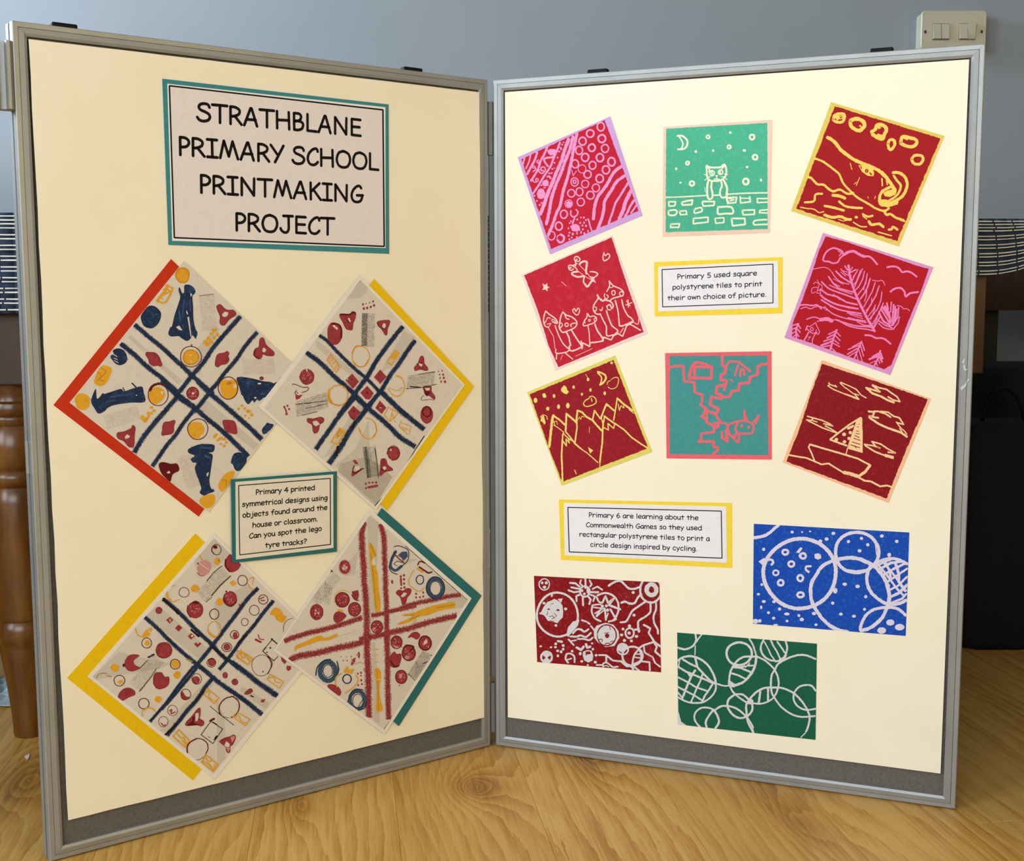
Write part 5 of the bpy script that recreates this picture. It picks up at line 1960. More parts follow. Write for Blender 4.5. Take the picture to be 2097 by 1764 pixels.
ART['b4'] = dict(o=(0,0), s=1.0, sheet=[(758.1,1043),(965.9,1226.1),(787.8,1504.6),(560.3,1333.1)], paper='print_border',
 mount=[(782,1040.8),(986.3,1220.3),(816.9,1487.9),(612.6,1308.4)], mountc='card_teal',
 inner=[(758.5,1054),(957.9,1229.1),(786.5,1495),(565,1331)], innerc='print_paper', d='''
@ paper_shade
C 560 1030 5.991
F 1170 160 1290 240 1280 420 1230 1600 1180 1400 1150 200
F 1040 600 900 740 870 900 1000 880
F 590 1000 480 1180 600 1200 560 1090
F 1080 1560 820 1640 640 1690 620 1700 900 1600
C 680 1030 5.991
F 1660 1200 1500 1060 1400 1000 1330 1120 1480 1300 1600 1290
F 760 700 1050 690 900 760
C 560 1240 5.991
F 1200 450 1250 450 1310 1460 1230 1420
@ berry
C 560 1030 5.991
T 84 1115 230 1090 330 1085 480 1095 640 1110 800 1110 950 1130 1100 1135 1250 1145 1400 1145 1580 1145 1740
T 72 1310 260 1350 400 1360 560 1365 720 1375 880 1375 1050 1385 1200 1390 1400 1390 1560 1395 1740
T 70 130 1700 260 1650 420 1600 560 1570 720 1530 880 1480 1000 1440 1090 1410
T 60 1200 1385 1320 1365 1450 1330 1600 1300 1750 1260
C 680 1030 5.991
T 60 830 1300 1000 1240 1150 1210 1280 1185 1420 1150 1580 1130
T 78 330 1680 480 1650 620 1620 780 1580 960 1540 1140 1480 1340 1430 1530 1385
C 560 1240 5.991
T 84 190 680 320 620 480 600 640 560 800 520 960 490 1100 450
T 88 1140 340 1150 600 1160 800 1165 1000 1165 1180 1170 1380
T 74 1390 300 1395 500 1400 700 1400 900 1405 1080 1410 1260 1415 1400
@ berry
C 560 1030 5.991
D 845 1192 86 94
D 995 1308 78 88
F 735 1420 760 1350 820 1335 880 1370 890 1400 820 1460 770 1475
D 530 1342 82 98
D 1270 1525 74 80
F 1510 1090 1540 1070 1590 1080 1640 1050 1690 1065 1680 1120 1640 1170 1620 1240 1580 1248 1560 1170 1510 1120
P 18 1490 640 1600 740
D 1563 905 15 16
D 1602 890 15 15
D 1602 940 15 16
D 1603 992 14 16
D 1608 1040 14 16
D 1567 1050 14 12
P 24 1562 930 1568 1010
D 1457 970 14 24
D 1750 1118 14 14
D 1750 1163 13 14
D 1798 1160 12 14
D 1838 1103 12 14
D 1838 1150 12 14
F 960 1090 1040 1070 1050 1140 1030 1200 980 1180
D 875 790 66 82
C 560 1240 5.991
D 1510 455 70 82
F 1650 400 1700 340 1760 330 1800 370 1760 420 1700 390
D 1860 465 80 92
D 1660 585 84 100
F 1430 640 1480 570 1510 600 1565 600 1560 690 1530 750 1490 765 1430 740
D 1568 880 74 86
F 665 1000 700 970 780 990 820 1040 830 1070 810 1110 760 1080
F 950 720 970 660 1010 640 1000 700 960 745
F 1025 600 1050 565 1065 610 1050 660
D 1075 828 12 14
D 1035 840 10 14
D 1078 920 12 16
D 1085 968 12 14
D 1040 980 10 14
D 1075 865 8 12
D 1545 985 8 8
D 830 630 8 6
D 900 630 6 6
D 955 630 8 8
D 855 680 8 8
D 905 680 8 8
@ pinkish
C 560 1030 5.991
O 10 875 790 70 88
D 870 800 34 30
D 1235 1560 24 30
C 560 1240 5.991
F 1450 480 1560 520 1500 530
D 1560 870 20 30
D 1030 610 14 20
L 8 950 660 1000 720 1060 700 1110 720
D 1640 640 30 24
@ maroon
C 560 1030 5.991
O 10 845 1192 84 92
O 8 995 1308 76 86
D 510 1408 10 12
D 484 1300 10 10
D 832 745 10 10
P 8 1225 1590 1320 1475
O 7 1270 1525 72 78
L 16 1770 760 1800 720 1860 740
L 20 1790 790 1850 830 1900 860 1940 850
L 10 960 1130 1000 1190 1050 1200
C 560 1240 5.991
O 8 1510 455 68 80
P 7 1450 405 1580 515
O 12 1660 585 80 96
L 18 1600 520 1640 490 1720 510 1680 560
O 14 1860 465 76 88
L 18 1440 690 1490 755 1540 740
O 8 1568 880 70 84
C 560 1240 5.991
@ navy_light
O 56 668 810 96 116
O 44 1030 1165 92 112
C 560 1030 5.991
O 44 1988 1045 94 112
L 34 1500 600 1450 700 1440 790 1500 830 1570 780
F 1530 640 1580 600 1640 600 1650 660 1600 710 1580 670
@ navy
L 10 1480 540 1540 530 1640 570 1660 620 1650 700 1600 760 1540 800
L 10 1480 600 1440 720 1420 790 1450 850 1520 880
L 8 1530 650 1580 680 1580 730 1520 720 1480 750 1520 775
O 12 1798 945 46 54
O 12 1988 1045 112 134
O 9 1988 1050 66 86
C 560 1240 5.991
O 14 903 905 52 54
O 9 668 808 58 76
L 14 520 860 540 760 620 680 700 665
L 14 780 690 800 800 760 880
L 12 910 1190 950 1080 1010 1030 1100 1040
O 8 1035 1175 64 84
L 10 1050 1290 1120 1260 1140 1180
P 8 1040 1250 1100 1150
@ ochre
C 560 1030 5.991
F 1175 490 1230 540 1265 650 1230 680 1250 780 1280 880 1290 1050 1310 1200 1310 1320 1250 1330 1230 1150 1210 950 1190 780 1180 620
L 10 1720 830 1670 920 1660 990 1700 1040 1790 1090 1850 1040
L 24 1770 810 1830 850
L 8 750 1230 760 1130 800 1090 870 1075 930 1100
F 780 1300 860 1320 840 1350 800 1330
L 10 1700 1480 1750 1440 1720 1400
C 680 1030 5.991
F 790 1490 900 1440 990 1390 880 1390 870 1370 1000 1350 1100 1310 1250 1260 1400 1230 1510 1225 1490 1290 1380 1310 1270 1340 1170 1380 1060 1400 980 1450 860 1490
C 560 1240 5.991
F 260 510 330 470 410 440 480 400 580 370 640 400 770 350 780 380 680 430 560 440 420 490 300 530 270 565
L 14 830 840 770 880 760 950 780 1000
L 14 1010 860 1040 920 980 1010 880 1080
F 870 790 910 750 930 790 990 780 960 840 910 830 870 830
F 1240 790 1270 770 1310 800 1320 890 1300 1000 1310 1150 1340 1250 1320 1300 1260 1300 1265 1100 1260 930 1240 850
P 10 1230 540 1290 545
P 8 1240 610 1290 610
P 8 1240 690 1290 700
@ olive
L 8 1270 800 1280 1000 1290 1280
C 560 1030 5.991
P 10 1190 500 1250 650
P 8 1220 820 1260 1300
L 8 1190 620 1220 760 1210 830
C 680 1030 5.991
P 8 900 1385 1010 1380
P 10 960 1430 1060 1390
P 9 1290 1290 1500 1250
@ print_paper
C 560 1030 5.991
F 1210 700 1240 660 1260 760 1210 770
F 1560 1150 1600 1100 1640 1110 1610 1150 1580 1160
D 517 1322 10 12
D 512 1360 8 14
D 550 1355 12 10
D 858 808 12 14
D 900 798 10 12
D 870 770 8 10
C 560 1240 5.991
F 1850 440 1880 410 1890 460 1860 480 1840 490
P 8 1270 910 1310 910
@ grid_dark
C 560 1030 5.991
G 740 850 820 940 480 1170 12 20
G 640 970 720 1060 600 1180 10 14
D 712 838 14 14
C 560 1240 5.991
G 1830 560 1950 620 1650 850 14 36
G 1750 700 1850 740 1730 900 10 14
P 10 1830 720 1900 690 1950 620
D 1945 618 12 10
P 6 1650 840 1740 925
@ ink_black
C 680 1030 5.991
P 6 900 530 1200 790 1450 1010 1665 1195
C 680 1240 5.991
P 6 635 1528 860 1200
''')

# ------------------------------------------------------------------ folding display board
board = tag(empty('display_board', (0, 0, 0)), 'free-standing folding display board of two grey felt panels in aluminium frames', 'display board')
FWD = 0.0142                                               # face width of the frame
def rail(pan, side):
    """one mitred rail; profile: (inset from outer edge, n)"""
    prof = [(0.0, -PT), (0.0, -PT * .60), (.0060, -PT * .60), (.0060, -PT * .42), (0.0, -PT * .42), (0.0, -.0006), (.0008, 0.0), (.0054, 0.0), (.0056, -.0011), (.0060, .0004), (.0112, .0010), (FWD, -.0004), (FWD, -.0050), (FWD - .002, -PT)]
    mb = MB(); rings = []
    for end in (0, 1):
        r = []
        for e, n in prof:
            if side == 't': e2 = e + .0002; p = (e2 if end == 0 else PW - e2, PH - e)
            elif side == 'b': e2 = e + .0002; p = (e2 if end == 0 else PW - e2, e)
            elif side == 'h': p = (e, e if end == 0 else PH - e)
            else: p = (PW - e, e if end == 0 else PH - e)
            r.append(pan.P(p[0], p[1], n))
        rings.append(r)
    mb.loft(rings); o = mb.build('frame_rail', M['aluminium'], board)
    bm = bmesh.new(); bm.from_mesh(o.data); bmesh.ops.recalc_face_normals(bm, faces=bm.faces); bm.to_mesh(o.data); bm.free(); return o
for pan, tb in ((LP, (56 / 1, 0)), (RP, (0, 0))):
    for s in 'tbhf': rail(pan, s)
    mb = MB(); mb.box(pan.o, pan.d, pan.n, Z, FWD - .001, PW - FWD + .001, -.016, -.0042, FWD - .001, PH - FWD + .001); mb.build('felt_panel', M['felt'], board)
# black caps on the top edges
for pan, x0, y0, x1, y1 in ((LP, 103, 52, 156, 60), (LP, 823, 145, 861, 149), (RP, 1205, 149, 1246, 145), (RP, 1783, 106, 1830, 102)):
    a0 = pan.px(x0, y0, -PT * .55)[0]; a1 = pan.px(x1, y1, -PT * .55)[0]; a0, a1 = min(a0, a1), max(a0, a1)
    mb = MB(); mb.box(pan.o, pan.d, pan.n, Z, a0, a1, -PT * .75, -PT * .3, PH - .001, PH + .0058); bevel(mb.build('top_cap', M['black_plastic'], board), .0015, 2)
# hinge knuckles in the gap, and the half hinge on the far left edge
def knuckle(cx_, cy_, z0, z1, r, mat):
    mb = MB(); seg = 24; ring = lambda z: [(cx_ + (r if k % 6 else r * .72) * math.cos(2 * math.pi * k / seg), cy_ + (r if k % 6 else r * .72) * math.sin(2 * math.pi * k / seg), z) for k in range(seg)]
    mb.loft([ring(z0), ring(z1)]); mb.build('hinge_knuckle', mat, board)
zt = lambda y: onY(1005, y, .008).z
knuckle(-.0005, .0085, zt(318), zt(209), .0046, M['aluminium']); knuckle(.0008, .0095, zt(1385), zt(319), .0043, M['aluminium']); knuckle(-.0005, .0085, zt(1498), zt(1398), .0046, M['aluminium'])
zz1 = LP.px(25, 86, -.006)[1]; zz0 = LP.px(33, 226, -.006)[1]
mb = MB(); pr_ = [(0, -.018), (0, -.002), (.004, .002), (.007, .002), (.008, -.004), (.013, -.006), (.017, -.004), (.018, .001), (.023, .002), (.026, -.002), (.031, -.003), (.034, -.008), (.034, -.018)]
mb.loft([[LP.P(PW + a_, z_, n_) for a_, n_ in pr_] for z_ in (zz0, zz1)]); o = mb.build('hinge_knuckle', M['aluminium'], board); tag(o, 'ribbed aluminium half hinge')
bm = bmesh.new(); bm.from_mesh(o.data); bmesh.ops.recalc_face_normals(bm, faces=bm.faces); bm.to_mesh(o.data); bm.free()
z0 = LP.px(62, 975, 0)[1]; z1 = LP.px(60, 905, 0)[1]
mb = MB(); mb.box(LP.o, LP.d, LP.n, Z, PW - .0005, PW + .0035, -PT * .56, -PT * .34, z0, z1); bevel(mb.build('slide_catch', M['aluminium'], board), .0015)
# torn clear tape on the right frame
for pts in (((1969, 742), (1974, 745), (1978, 730), (1981, 724), (1977, 733)), ((1972, 750), (1976, 745), (1977, 756), (1983, 757), (1975, 760)), ((1966, 794), (1977, 786), (1980, 780), (1979, 790), (1969, 800)), ((1980, 778), (1986, 775), (1984, 780), (1981, 783))):
    mb = MB(); q = [RP.P(*RP.px(x, y, .0012), .0012) for x, y in pts]; q2 = [p + RP.n * .0004 for p in q]; mb.loft([q, q2]); mb.build('tape_scrap', M['tape'], board)

def slab(pan, quad, n0, n1, mats, name, parent=None, sub=1, wob=0.0, seed=0):
    """thin sheet from photo corners; side faces use the second material"""
    rr = random.Random(seed); mb = MB(); base = [pan.px(x, y, n1) for x, y in quad]; out = []
    for i in range(4):
        a_, b_ = base[i], base[(i + 1) % 4]
        for k in range(sub):
            t = k / sub; w_ = wob * (rr.uniform(-1, 1)) if 0 < k < sub else 0
            out.append((a_[0] + (b_[0] - a_[0]) * t + w_, a_[1] + (b_[1] - a_[1]) * t + w_ * .3))
    f = [pan.P(a_, z_, n1) for a_, z_ in out]; bk = [pan.P(a_, z_, n0) for a_, z_ in out]; n = len(out)
    i0 = 0; mb.v += f + bk
    nf = sum(((f[i] - f[0]).cross(f[(i + 1) % n] - f[0])).dot(pan.n) for i in range(n)) > 0
    fr = tuple(range(n)) if nf else tuple(range(n))[::-1]
    mb.f.append(fr); mb.mi.append(0); mb.f.append(tuple(k + n for k in fr[::-1])); mb.mi.append(1)
    for i in range(n):
        j = (i + 1) % n; q = (i, i + n, j + n, j); mb.f.append(q if nf else q[::-1]); mb.mi.append(1)
    return mb.build(name, mats, parent, loc=(None if parent is not None else pan.P(*pan.px(sum(q[0] for q in quad) / 4, sum(q[1] for q in quad) / 4, n1), n0)))
CN0, CN1 = .0010, .0018
o = slab(LP, [(59, 80), (981.5, 189), (991.5, 1470), (140, 1680.5)], CN0, CN1, [M['cream_card'], M['card_core']], 'backing_card', sub=24, wob=.0006, seed=3)
tag(o, 'cream backing card filling the left panel, slightly ragged edges, under the title sign', 'card')
o = slab(RP, [(1034, 188.8), (1984.6, 121.6), (1926, 1585), (1040, 1469.5)], CN0, CN1, [M['cream_card'], M['card_core']], 'backing_card', sub=1)
tag(o, 'cream backing card filling the right panel behind the square red and green prints', 'card')

# ------------------------------------------------------------------ ink layers
class Ink:
    def __init__(s, pan, n, clip, parent, seed=1):
        s.pan, s.n, s.clip, s.parent = pan, n, clip, parent; s.k = 0; s.L = {}; s.r = random.Random(seed); s.order = []
    def add(s, polys, col):
        s.k += 1; n = s.n + s.k * 1.6e-6
        if col not in s.L: s.L[col] = MB(); s.order.append(col)
        mb = s.L[col]
        for p in polys:
            c = clip_convex(p, s.clip) if s.clip else p
            if len(c) < 3: continue
            A = sum(c[i][0] * c[(i + 1) % len(c)][1] - c[(i + 1) % len(c)][0] * c[i][1] for i in range(len(c)))
            if abs(A) < 1e-4: continue
            w_ = [s.pan.P(*s.pan.px(x, y, n), n) for x, y in c]
            if A > 0: w_ = w_[::-1]
            mb.poly(w_)
    def build(s, name, label=None):
        mb = MB(); mats = []
        for k, col in enumerate(s.order):
            mats.append(M[col]); q = s.L[col]; o_ = len(mb.v); mb.v += q.v; mb.f += [tuple(i + o_ for i in f) for f in q.f]; mb.mi += [k] * len(q.f)
        return tag(mb.build(name, mats, s.parent), label, kind=('stuff' if name in ('printed_marks', 'carved_lines', 'lettering') else None))
def cat_rom(p, n=6, closed=False):
    if len(p) < 3: return p
    out = []; N = len(p); seg = N if closed else N - 1
    for i in range(seg):
        if closed: a, b, c, d = (p[(i + k) % N] for k in (-1, 0, 1, 2))
        else: a, b, c, d = p[max(i - 1, 0)], p[i], p[i + 1], p[min(i + 2, N - 1)]
        for k in range(n):
            t = k / n
            out.append(tuple(0.5 * (2 * b[q] + (c[q] - a[q]) * t + (2 * a[q] - 5 * b[q] + 4 * c[q] - d[q]) * t * t + (3 * b[q] - a[q] - 3 * c[q] + d[q]) * t ** 3) for q in (0, 1)))
    if not closed: out.append(p[-1])
    return out
def resample(p, step):
    out = [p[0]]; acc = 0
    for i in range(len(p) - 1):
        a, b = p[i], p[i + 1]; L = math.hypot(b[0] - a[0], b[1] - a[1])
        if L == 0: continue
        t = step - acc
        while t < L: out.append((a[0] + (b[0] - a[0]) * t / L, a[1] + (b[1] - a[1]) * t / L)); t += step
        acc = (acc + L) % step if L >= 0 else acc
    out.append(p[-1]); return out
def ribbon(p, w_, r, jit=0.12, closed=False, taper=True):
    n = len(p); L = []; Rr = []; out = []
    for i in range(n):
        a = p[i - 1] if (i > 0 or closed) else p[i]; b = p[(i + 1) % n] if (i < n - 1 or closed) else p[i]
        dx, dy = b[0] - a[0], b[1] - a[1]; l = math.hypot(dx, dy) or 1; nx, ny = -dy / l, dx / l
        # mitre widen on sharp turns kept simple: round joints are added by discs
        h1 = w_ / 2 * (1 + r.uniform(-jit, jit)); h2 = w_ / 2 * (1 + r.uniform(-jit, jit))
        L.append((p[i][0] + nx * h1, p[i][1] + ny * h1)); Rr.append((p[i][0] - nx * h2, p[i][1] - ny * h2))
    for i in range(n if closed else n - 1):
        j = (i + 1) % n; out.append([L[i], L[j], Rr[j], Rr[i]])
    return out
def disc(cx_, cy_, rx, ry, r, jit=0.08, n=12, rot=0.0):
    pts = [(rx * (1 + r.uniform(-jit, jit)) * math.cos(2 * math.pi * k / n), ry * (1 + r.uniform(-jit, jit)) * math.sin(2 * math.pi * k / n)) for k in range(n)]
    c, s_ = math.cos(rot), math.sin(rot); pts = [(cx_ + x * c - y * s_, cy_ + x * s_ + y * c) for x, y in pts]
    return [[(cx_, cy_), pts[k], pts[(k + 1) % n]] for k in range(n)]
def tess(poly):
    v = [Vector((x, y, 0)) for x, y in poly]
    return [[poly[i] for i in t] for t in tessellate_polygon([v])]
STRONG = {'navy': 'navy_dark', 'berry': 'maroon'}
def draw(inkl, text, o, s, col):
    ox, oy = o; r = inkl.r
    for ln in text.strip().split('\n'):
        t = ln.split()
        if not t: continue
        c = t[0]
        if c == '@': col = t[1]; continue
        v = [float(q) for q in t[1:]]
        if c == 'C': ox, oy, s = v; continue
        T = lambda x, y: (ox + x / s, oy + y / s)
        if c in 'LPT':
            w_ = v[0] / s; p = [T(v[i], v[i + 1]) for i in range(1, len(v), 2)]
            if c == 'L': p = resample(cat_rom(p, 8), max(1.3, w_ * .45))
            elif c == 'P': p0 = p; p = resample(p, 2.2) if len(p) == 2 else sum([resample([p[i], p[i + 1]], 2.2)[:-1] for i in range(len(p) - 1)], []) + [p[-1]]
            if c != 'T':
                q = ribbon(p, w_, r, 0.16) if c == 'L' else sum([ribbon(resample([p0[i], p0[i + 1]], 2.2), w_, r, 0.16) for i in range(len(p0) - 1)], [])
                inkl.add(q, col)
                q = disc(p[0][0], p[0][1], w_ * .5, w_ * .5, r, .12, 8) + disc(p[-1][0], p[-1][1], w_ * .5, w_ * .5, r, .12, 8)
                if c == 'P' and len(p0) > 2:
                    for a in p0[1:-1]: q += disc(a[0], a[1], w_ * .5, w_ * .5, r, .12, 8)
                inkl.add(q, col); continue
            p = resample(cat_rom(p, 6), 1.5); berry = col == 'berry'
            q = ribbon(p, w_ * (.66 if berry else .74), r, 0.22); inkl.add(q, col)
            q1 = []; q2 = []; q3 = []; i = 1; dens = (.9 if berry else .95); run = 1.0
            while i < len(p) - 1:
                dx, dy = p[i + 1][0] - p[i - 1][0], p[i + 1][1] - p[i - 1][1]; l = math.hypot(dx, dy) or 1; tx, ty = dx / l, dy / l; nx, ny = -ty, tx
                run = min(1, max(.3, run + r.uniform(-.15, .15)))
                for sgn in (-1, 1):
                    h = w_ * .5 * (r.uniform(.85, 1.25)) * (1 if r.random() < dens else .6); sk = .35 * w_ * .3
                    a = (p[i][0], p[i][1]); b = (p[i][0] + nx * h * sgn + tx * sk, p[i][1] + ny * h * sgn + ty * sk)
                    q1 += ribbon([a, b], .95, r, .2)
                if i % 2 == 0:
                    for sgn in (-1, 1):
                        h = w_ * .34; a = (p[i][0], p[i][1]); b = (p[i][0] + nx * h * sgn + tx * .8, p[i][1] + ny * h * sgn + ty * .8)
                        if r.random() < (.85 if berry else .7): q2 += ribbon([a, b], .75, r, .3)
                if r.random() < (.9 if berry else .35):
                    e = r.uniform(-.42, .42) * w_; q3 += disc(p[i][0] + nx * e * (1.15 if berry else 1), p[i][1] + ny * e * (1.15 if berry else 1), .55, .32, r, .3, 5, r.uniform(0, 3))
                i += 1 if berry else 1
            inkl.add(q1, col); inkl.add(q2, STRONG.get(col, col)); inkl.add(q3, 'blue_mid' if not berry else 'print_paper')
        elif c == 'O':
            w_, cx_, cy_, rx, ry = v[:5]; a = T(cx_, cy_); n = max(16, int(math.pi * (rx + ry) / s / 1.6))
            ph = r.uniform(0, 6); p = [(a[0] + rx / s * (1 + .02 * math.sin(3 * k / n * 6.283 + ph)) * math.cos(k / n * 6.283), a[1] + ry / s * (1 + .02 * math.sin(2 * k / n * 6.283 + ph)) * math.sin(k / n * 6.283)) for k in range(n)]
            inkl.add(ribbon(p, w_ / s, r, .14, closed=True), col)
        elif c == 'D':
            a = T(v[0], v[1]); rx, ry = v[2] / s, v[3] / s; n = max(9, min(28, int((rx + ry) * 2)))
            if col.startswith('red_smudge'):
                q = []
                for _ in range(int(rx * ry * .35) + 6):
                    t = r.uniform(0, 6.283); d = r.random() ** .6; q += disc(a[0] + d * rx * math.cos(t), a[1] + d * ry * math.sin(t), r.uniform(.4, 1.3), r.uniform(.3, .8), r, .3, 6, r.uniform(0, 3))
                inkl.add(q, col); continue
            inkl.add(disc(a[0], a[1], rx, ry, r, .05, n), col)
            if col == 'berry' and rx > 4:
                p = [(a[0] + rx * .97 * math.cos(k / n * 6.283), a[1] + ry * .97 * math.sin(k / n * 6.283)) for k in range(n)]; inkl.add(ribbon(p, .9, r, .4, closed=True), 'maroon_line')
                q = []
                for _ in range(int(rx * 1.2)): q += disc(a[0] + r.uniform(-.6, .6) * rx, a[1] + r.uniform(-.6, .6) * ry, r.uniform(.6, 2.0), r.uniform(.5, 1.3), r, .3, 6, r.uniform(0, 3))
                inkl.add(q, r.choice(['pinkish', 'berry_light']))
        elif c == 'F':
            p = [T(v[i], v[i + 1]) for i in range(0, len(v) - 1, 2)]
            if col in ('berry', 'maroon', 'ochre', 'navy') and len(p) > 5: p = cat_rom(p, 3, True)
            inkl.add(tess(p), col)
            if col == 'berry' and len(p) > 8: inkl.add(ribbon(p, .8, r, .4, closed=True), 'maroon_line')
            if col == 'navy' and len(p) > 12:
                xs = [a[0] for a in p]; ys = [a[1] for a in p]; q = []
                for _ in range(26):
                    x, y = r.uniform(min(xs), max(xs)), r.uniform(min(ys), max(ys)); ins = False; j = len(p) - 1
                    for i in range(len(p)):
                        if (p[i][1] > y) != (p[j][1] > y) and x < (p[j][0] - p[i][0]) * (y - p[i][1]) / (p[j][1] - p[i][1]) + p[i][0]: ins = not ins
                        j = i
                    if ins:
                        ang = math.atan2(max(ys) - min(ys), .1) if (max(ys) - min(ys)) > (max(xs) - min(xs)) * 1.2 else -.15
                        q += disc(x, y, r.uniform(1.5, 4), r.uniform(.3, .9), r, .3, 7, ang + r.uniform(-.15, .15))
                inkl.add(q, 'blue_mid')
        elif c == 'G':
            x0, y0, x1, y1, x2, y2, nu, nv = v; a = T(x0, y0); b = T(x1, y1); e = T(x2, y2); q = []
            for i in range(int(nu)):
                for j in range(int(nv)):
                    if r.random() < .12: continue
                    f, g = i / (nu - 1), j / (nv - 1); x = a[0] + (b[0] - a[0]) * f + (e[0] - a[0]) * g; y = a[1] + (b[1] - a[1]) * f + (e[1] - a[1]) * g
                    sz = r.uniform(.34, .62) * (1.0 if col == 'grid_red' else 1.1); x += r.uniform(-.15, .15); y += r.uniform(-.15, .15)
                    q.append([(x - sz, y - sz * .6), (x + sz, y - sz * .6), (x + sz, y + sz * .6), (x - sz, y + sz * .6)])
            inkl.add(q, col)
ink('berry_light', (172, 84, 90), (160, 70, 78))

# ------------------------------------------------------------------ the artworks
def quad_mid(q): return (sum(p[0] for p in q) / len(q), sum(p[1] for p in q) / len(q))
def artwork(key, pan, name, label, cat, rank=0, group=None, seed=1):
    A = ART[key]; o, s = A['o'], A['s']; T = lambda q: [(o[0] + x / s, o[1] + y / s) for x, y in q]
    n = CN1 + .0002 + rank * .0012; sheet = T(A['sheet']); m = quad_mid(sheet)
    root = tag(empty(name, pan.P(*pan.px(m[0], m[1], n), n)), label, cat, group)
    if 'mount' in A:
        slab(pan, A['mount'], n, n + .0004, [M[A['mountc']]] * 2, 'mount_card', root); n += .0005
    slab(pan, sheet, n, n + .0003, [M[A['paper']]] * 2, 'paper', root); n += .0003
    clip = sheet
    if 'inner' in A:
        I = Ink(pan, n + 4e-5, sheet, root, seed); I.add([A['inner']], A['innerc']); I.build('printed_ground'); clip = A['inner']; n += 5e-5
    if 'ink' in A:
        q = T(A['ink']); r = random.Random(seed); I = Ink(pan, n + 4e-5, sheet, root, seed); rg = A['rough'] / s
        if rg:
            p = []
            for i in range(len(q)):
                a, b = q[i], q[(i + 1) % len(q)]; L = math.hypot(b[0] - a[0], b[1] - a[1]); k = max(2, int(L / 4))
                for j in range(k):
                    t = j / k; p.append((a[0] + (b[0] - a[0]) * t + r.uniform(-1, 1) * rg * .6, a[1] + (b[1] - a[1]) * t + r.uniform(-1, 1) * rg * .6))
            q = p
        I.add(tess(q), A['inkc']); I.build('ink_ground'); n += 6e-5
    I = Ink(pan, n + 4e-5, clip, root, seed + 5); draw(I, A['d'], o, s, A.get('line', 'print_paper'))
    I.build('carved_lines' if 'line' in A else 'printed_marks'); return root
SQ = 'square polystyrene-tile prints on the right panel'; RC = 'rectangular circle-design prints on the right panel'; SY4 = 'symmetrical found-object prints on the left panel'
artwork('a1', RP, 'print', 'square red print on lilac paper with rings and diagonal bands', 'print', group=SQ, seed=11)
artwork('a2', RP, 'print', 'green square print of a cat sitting on a brick wall under a crescent moon', 'print', group=SQ, seed=12)
artwork('a3', RP, 'print', 'red square print with yellow curling wave and blob clouds, top right', 'print', group=SQ, seed=13)
artwork('a4', RP, 'print', 'rose red print with white toadstool houses, stars and a butterfly', 'print', group=SQ, seed=14)
artwork('a5', RP, 'print', 'crimson print with pink feather-like tree, birds and small fir trees', 'print', group=SQ, seed=15)
artwork('a6', RP, 'print', 'dark red print of jagged yellow mountain peaks under stars and a crescent', 'print', group=SQ, seed=16)
artwork('a7', RP, 'print', 'teal print with coral stepped lines, two arches and a horned animal', 'print', group=SQ, seed=17)
artwork('a8', RP, 'print', 'deep red print of a sailing boat with spotted and striped sail on peach paper', 'print', group=SQ, seed=18)
artwork('a9', RP, 'print', 'dark red rectangular print with white suns, spiders and wavy lines', 'print', group=RC, seed=19)
artwork('a10', RP, 'print', 'blue rectangular print of overlapping white circles and dots', 'print', group=RC, seed=20)
artwork('a11', RP, 'print', 'dark green rectangular print of overlapping white circles, lowest on the right panel', 'print', group=RC, seed=21)
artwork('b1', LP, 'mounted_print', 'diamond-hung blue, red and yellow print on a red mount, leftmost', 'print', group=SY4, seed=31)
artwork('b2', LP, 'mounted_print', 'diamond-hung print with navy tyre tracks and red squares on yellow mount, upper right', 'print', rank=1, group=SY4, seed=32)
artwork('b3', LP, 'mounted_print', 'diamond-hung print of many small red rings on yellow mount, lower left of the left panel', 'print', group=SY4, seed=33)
artwork('b4', LP, 'mounted_print', 'diamond-hung print with wide red tyre tracks on teal mount, lower right of the left panel', 'print', rank=1, group=SY4, seed=34)

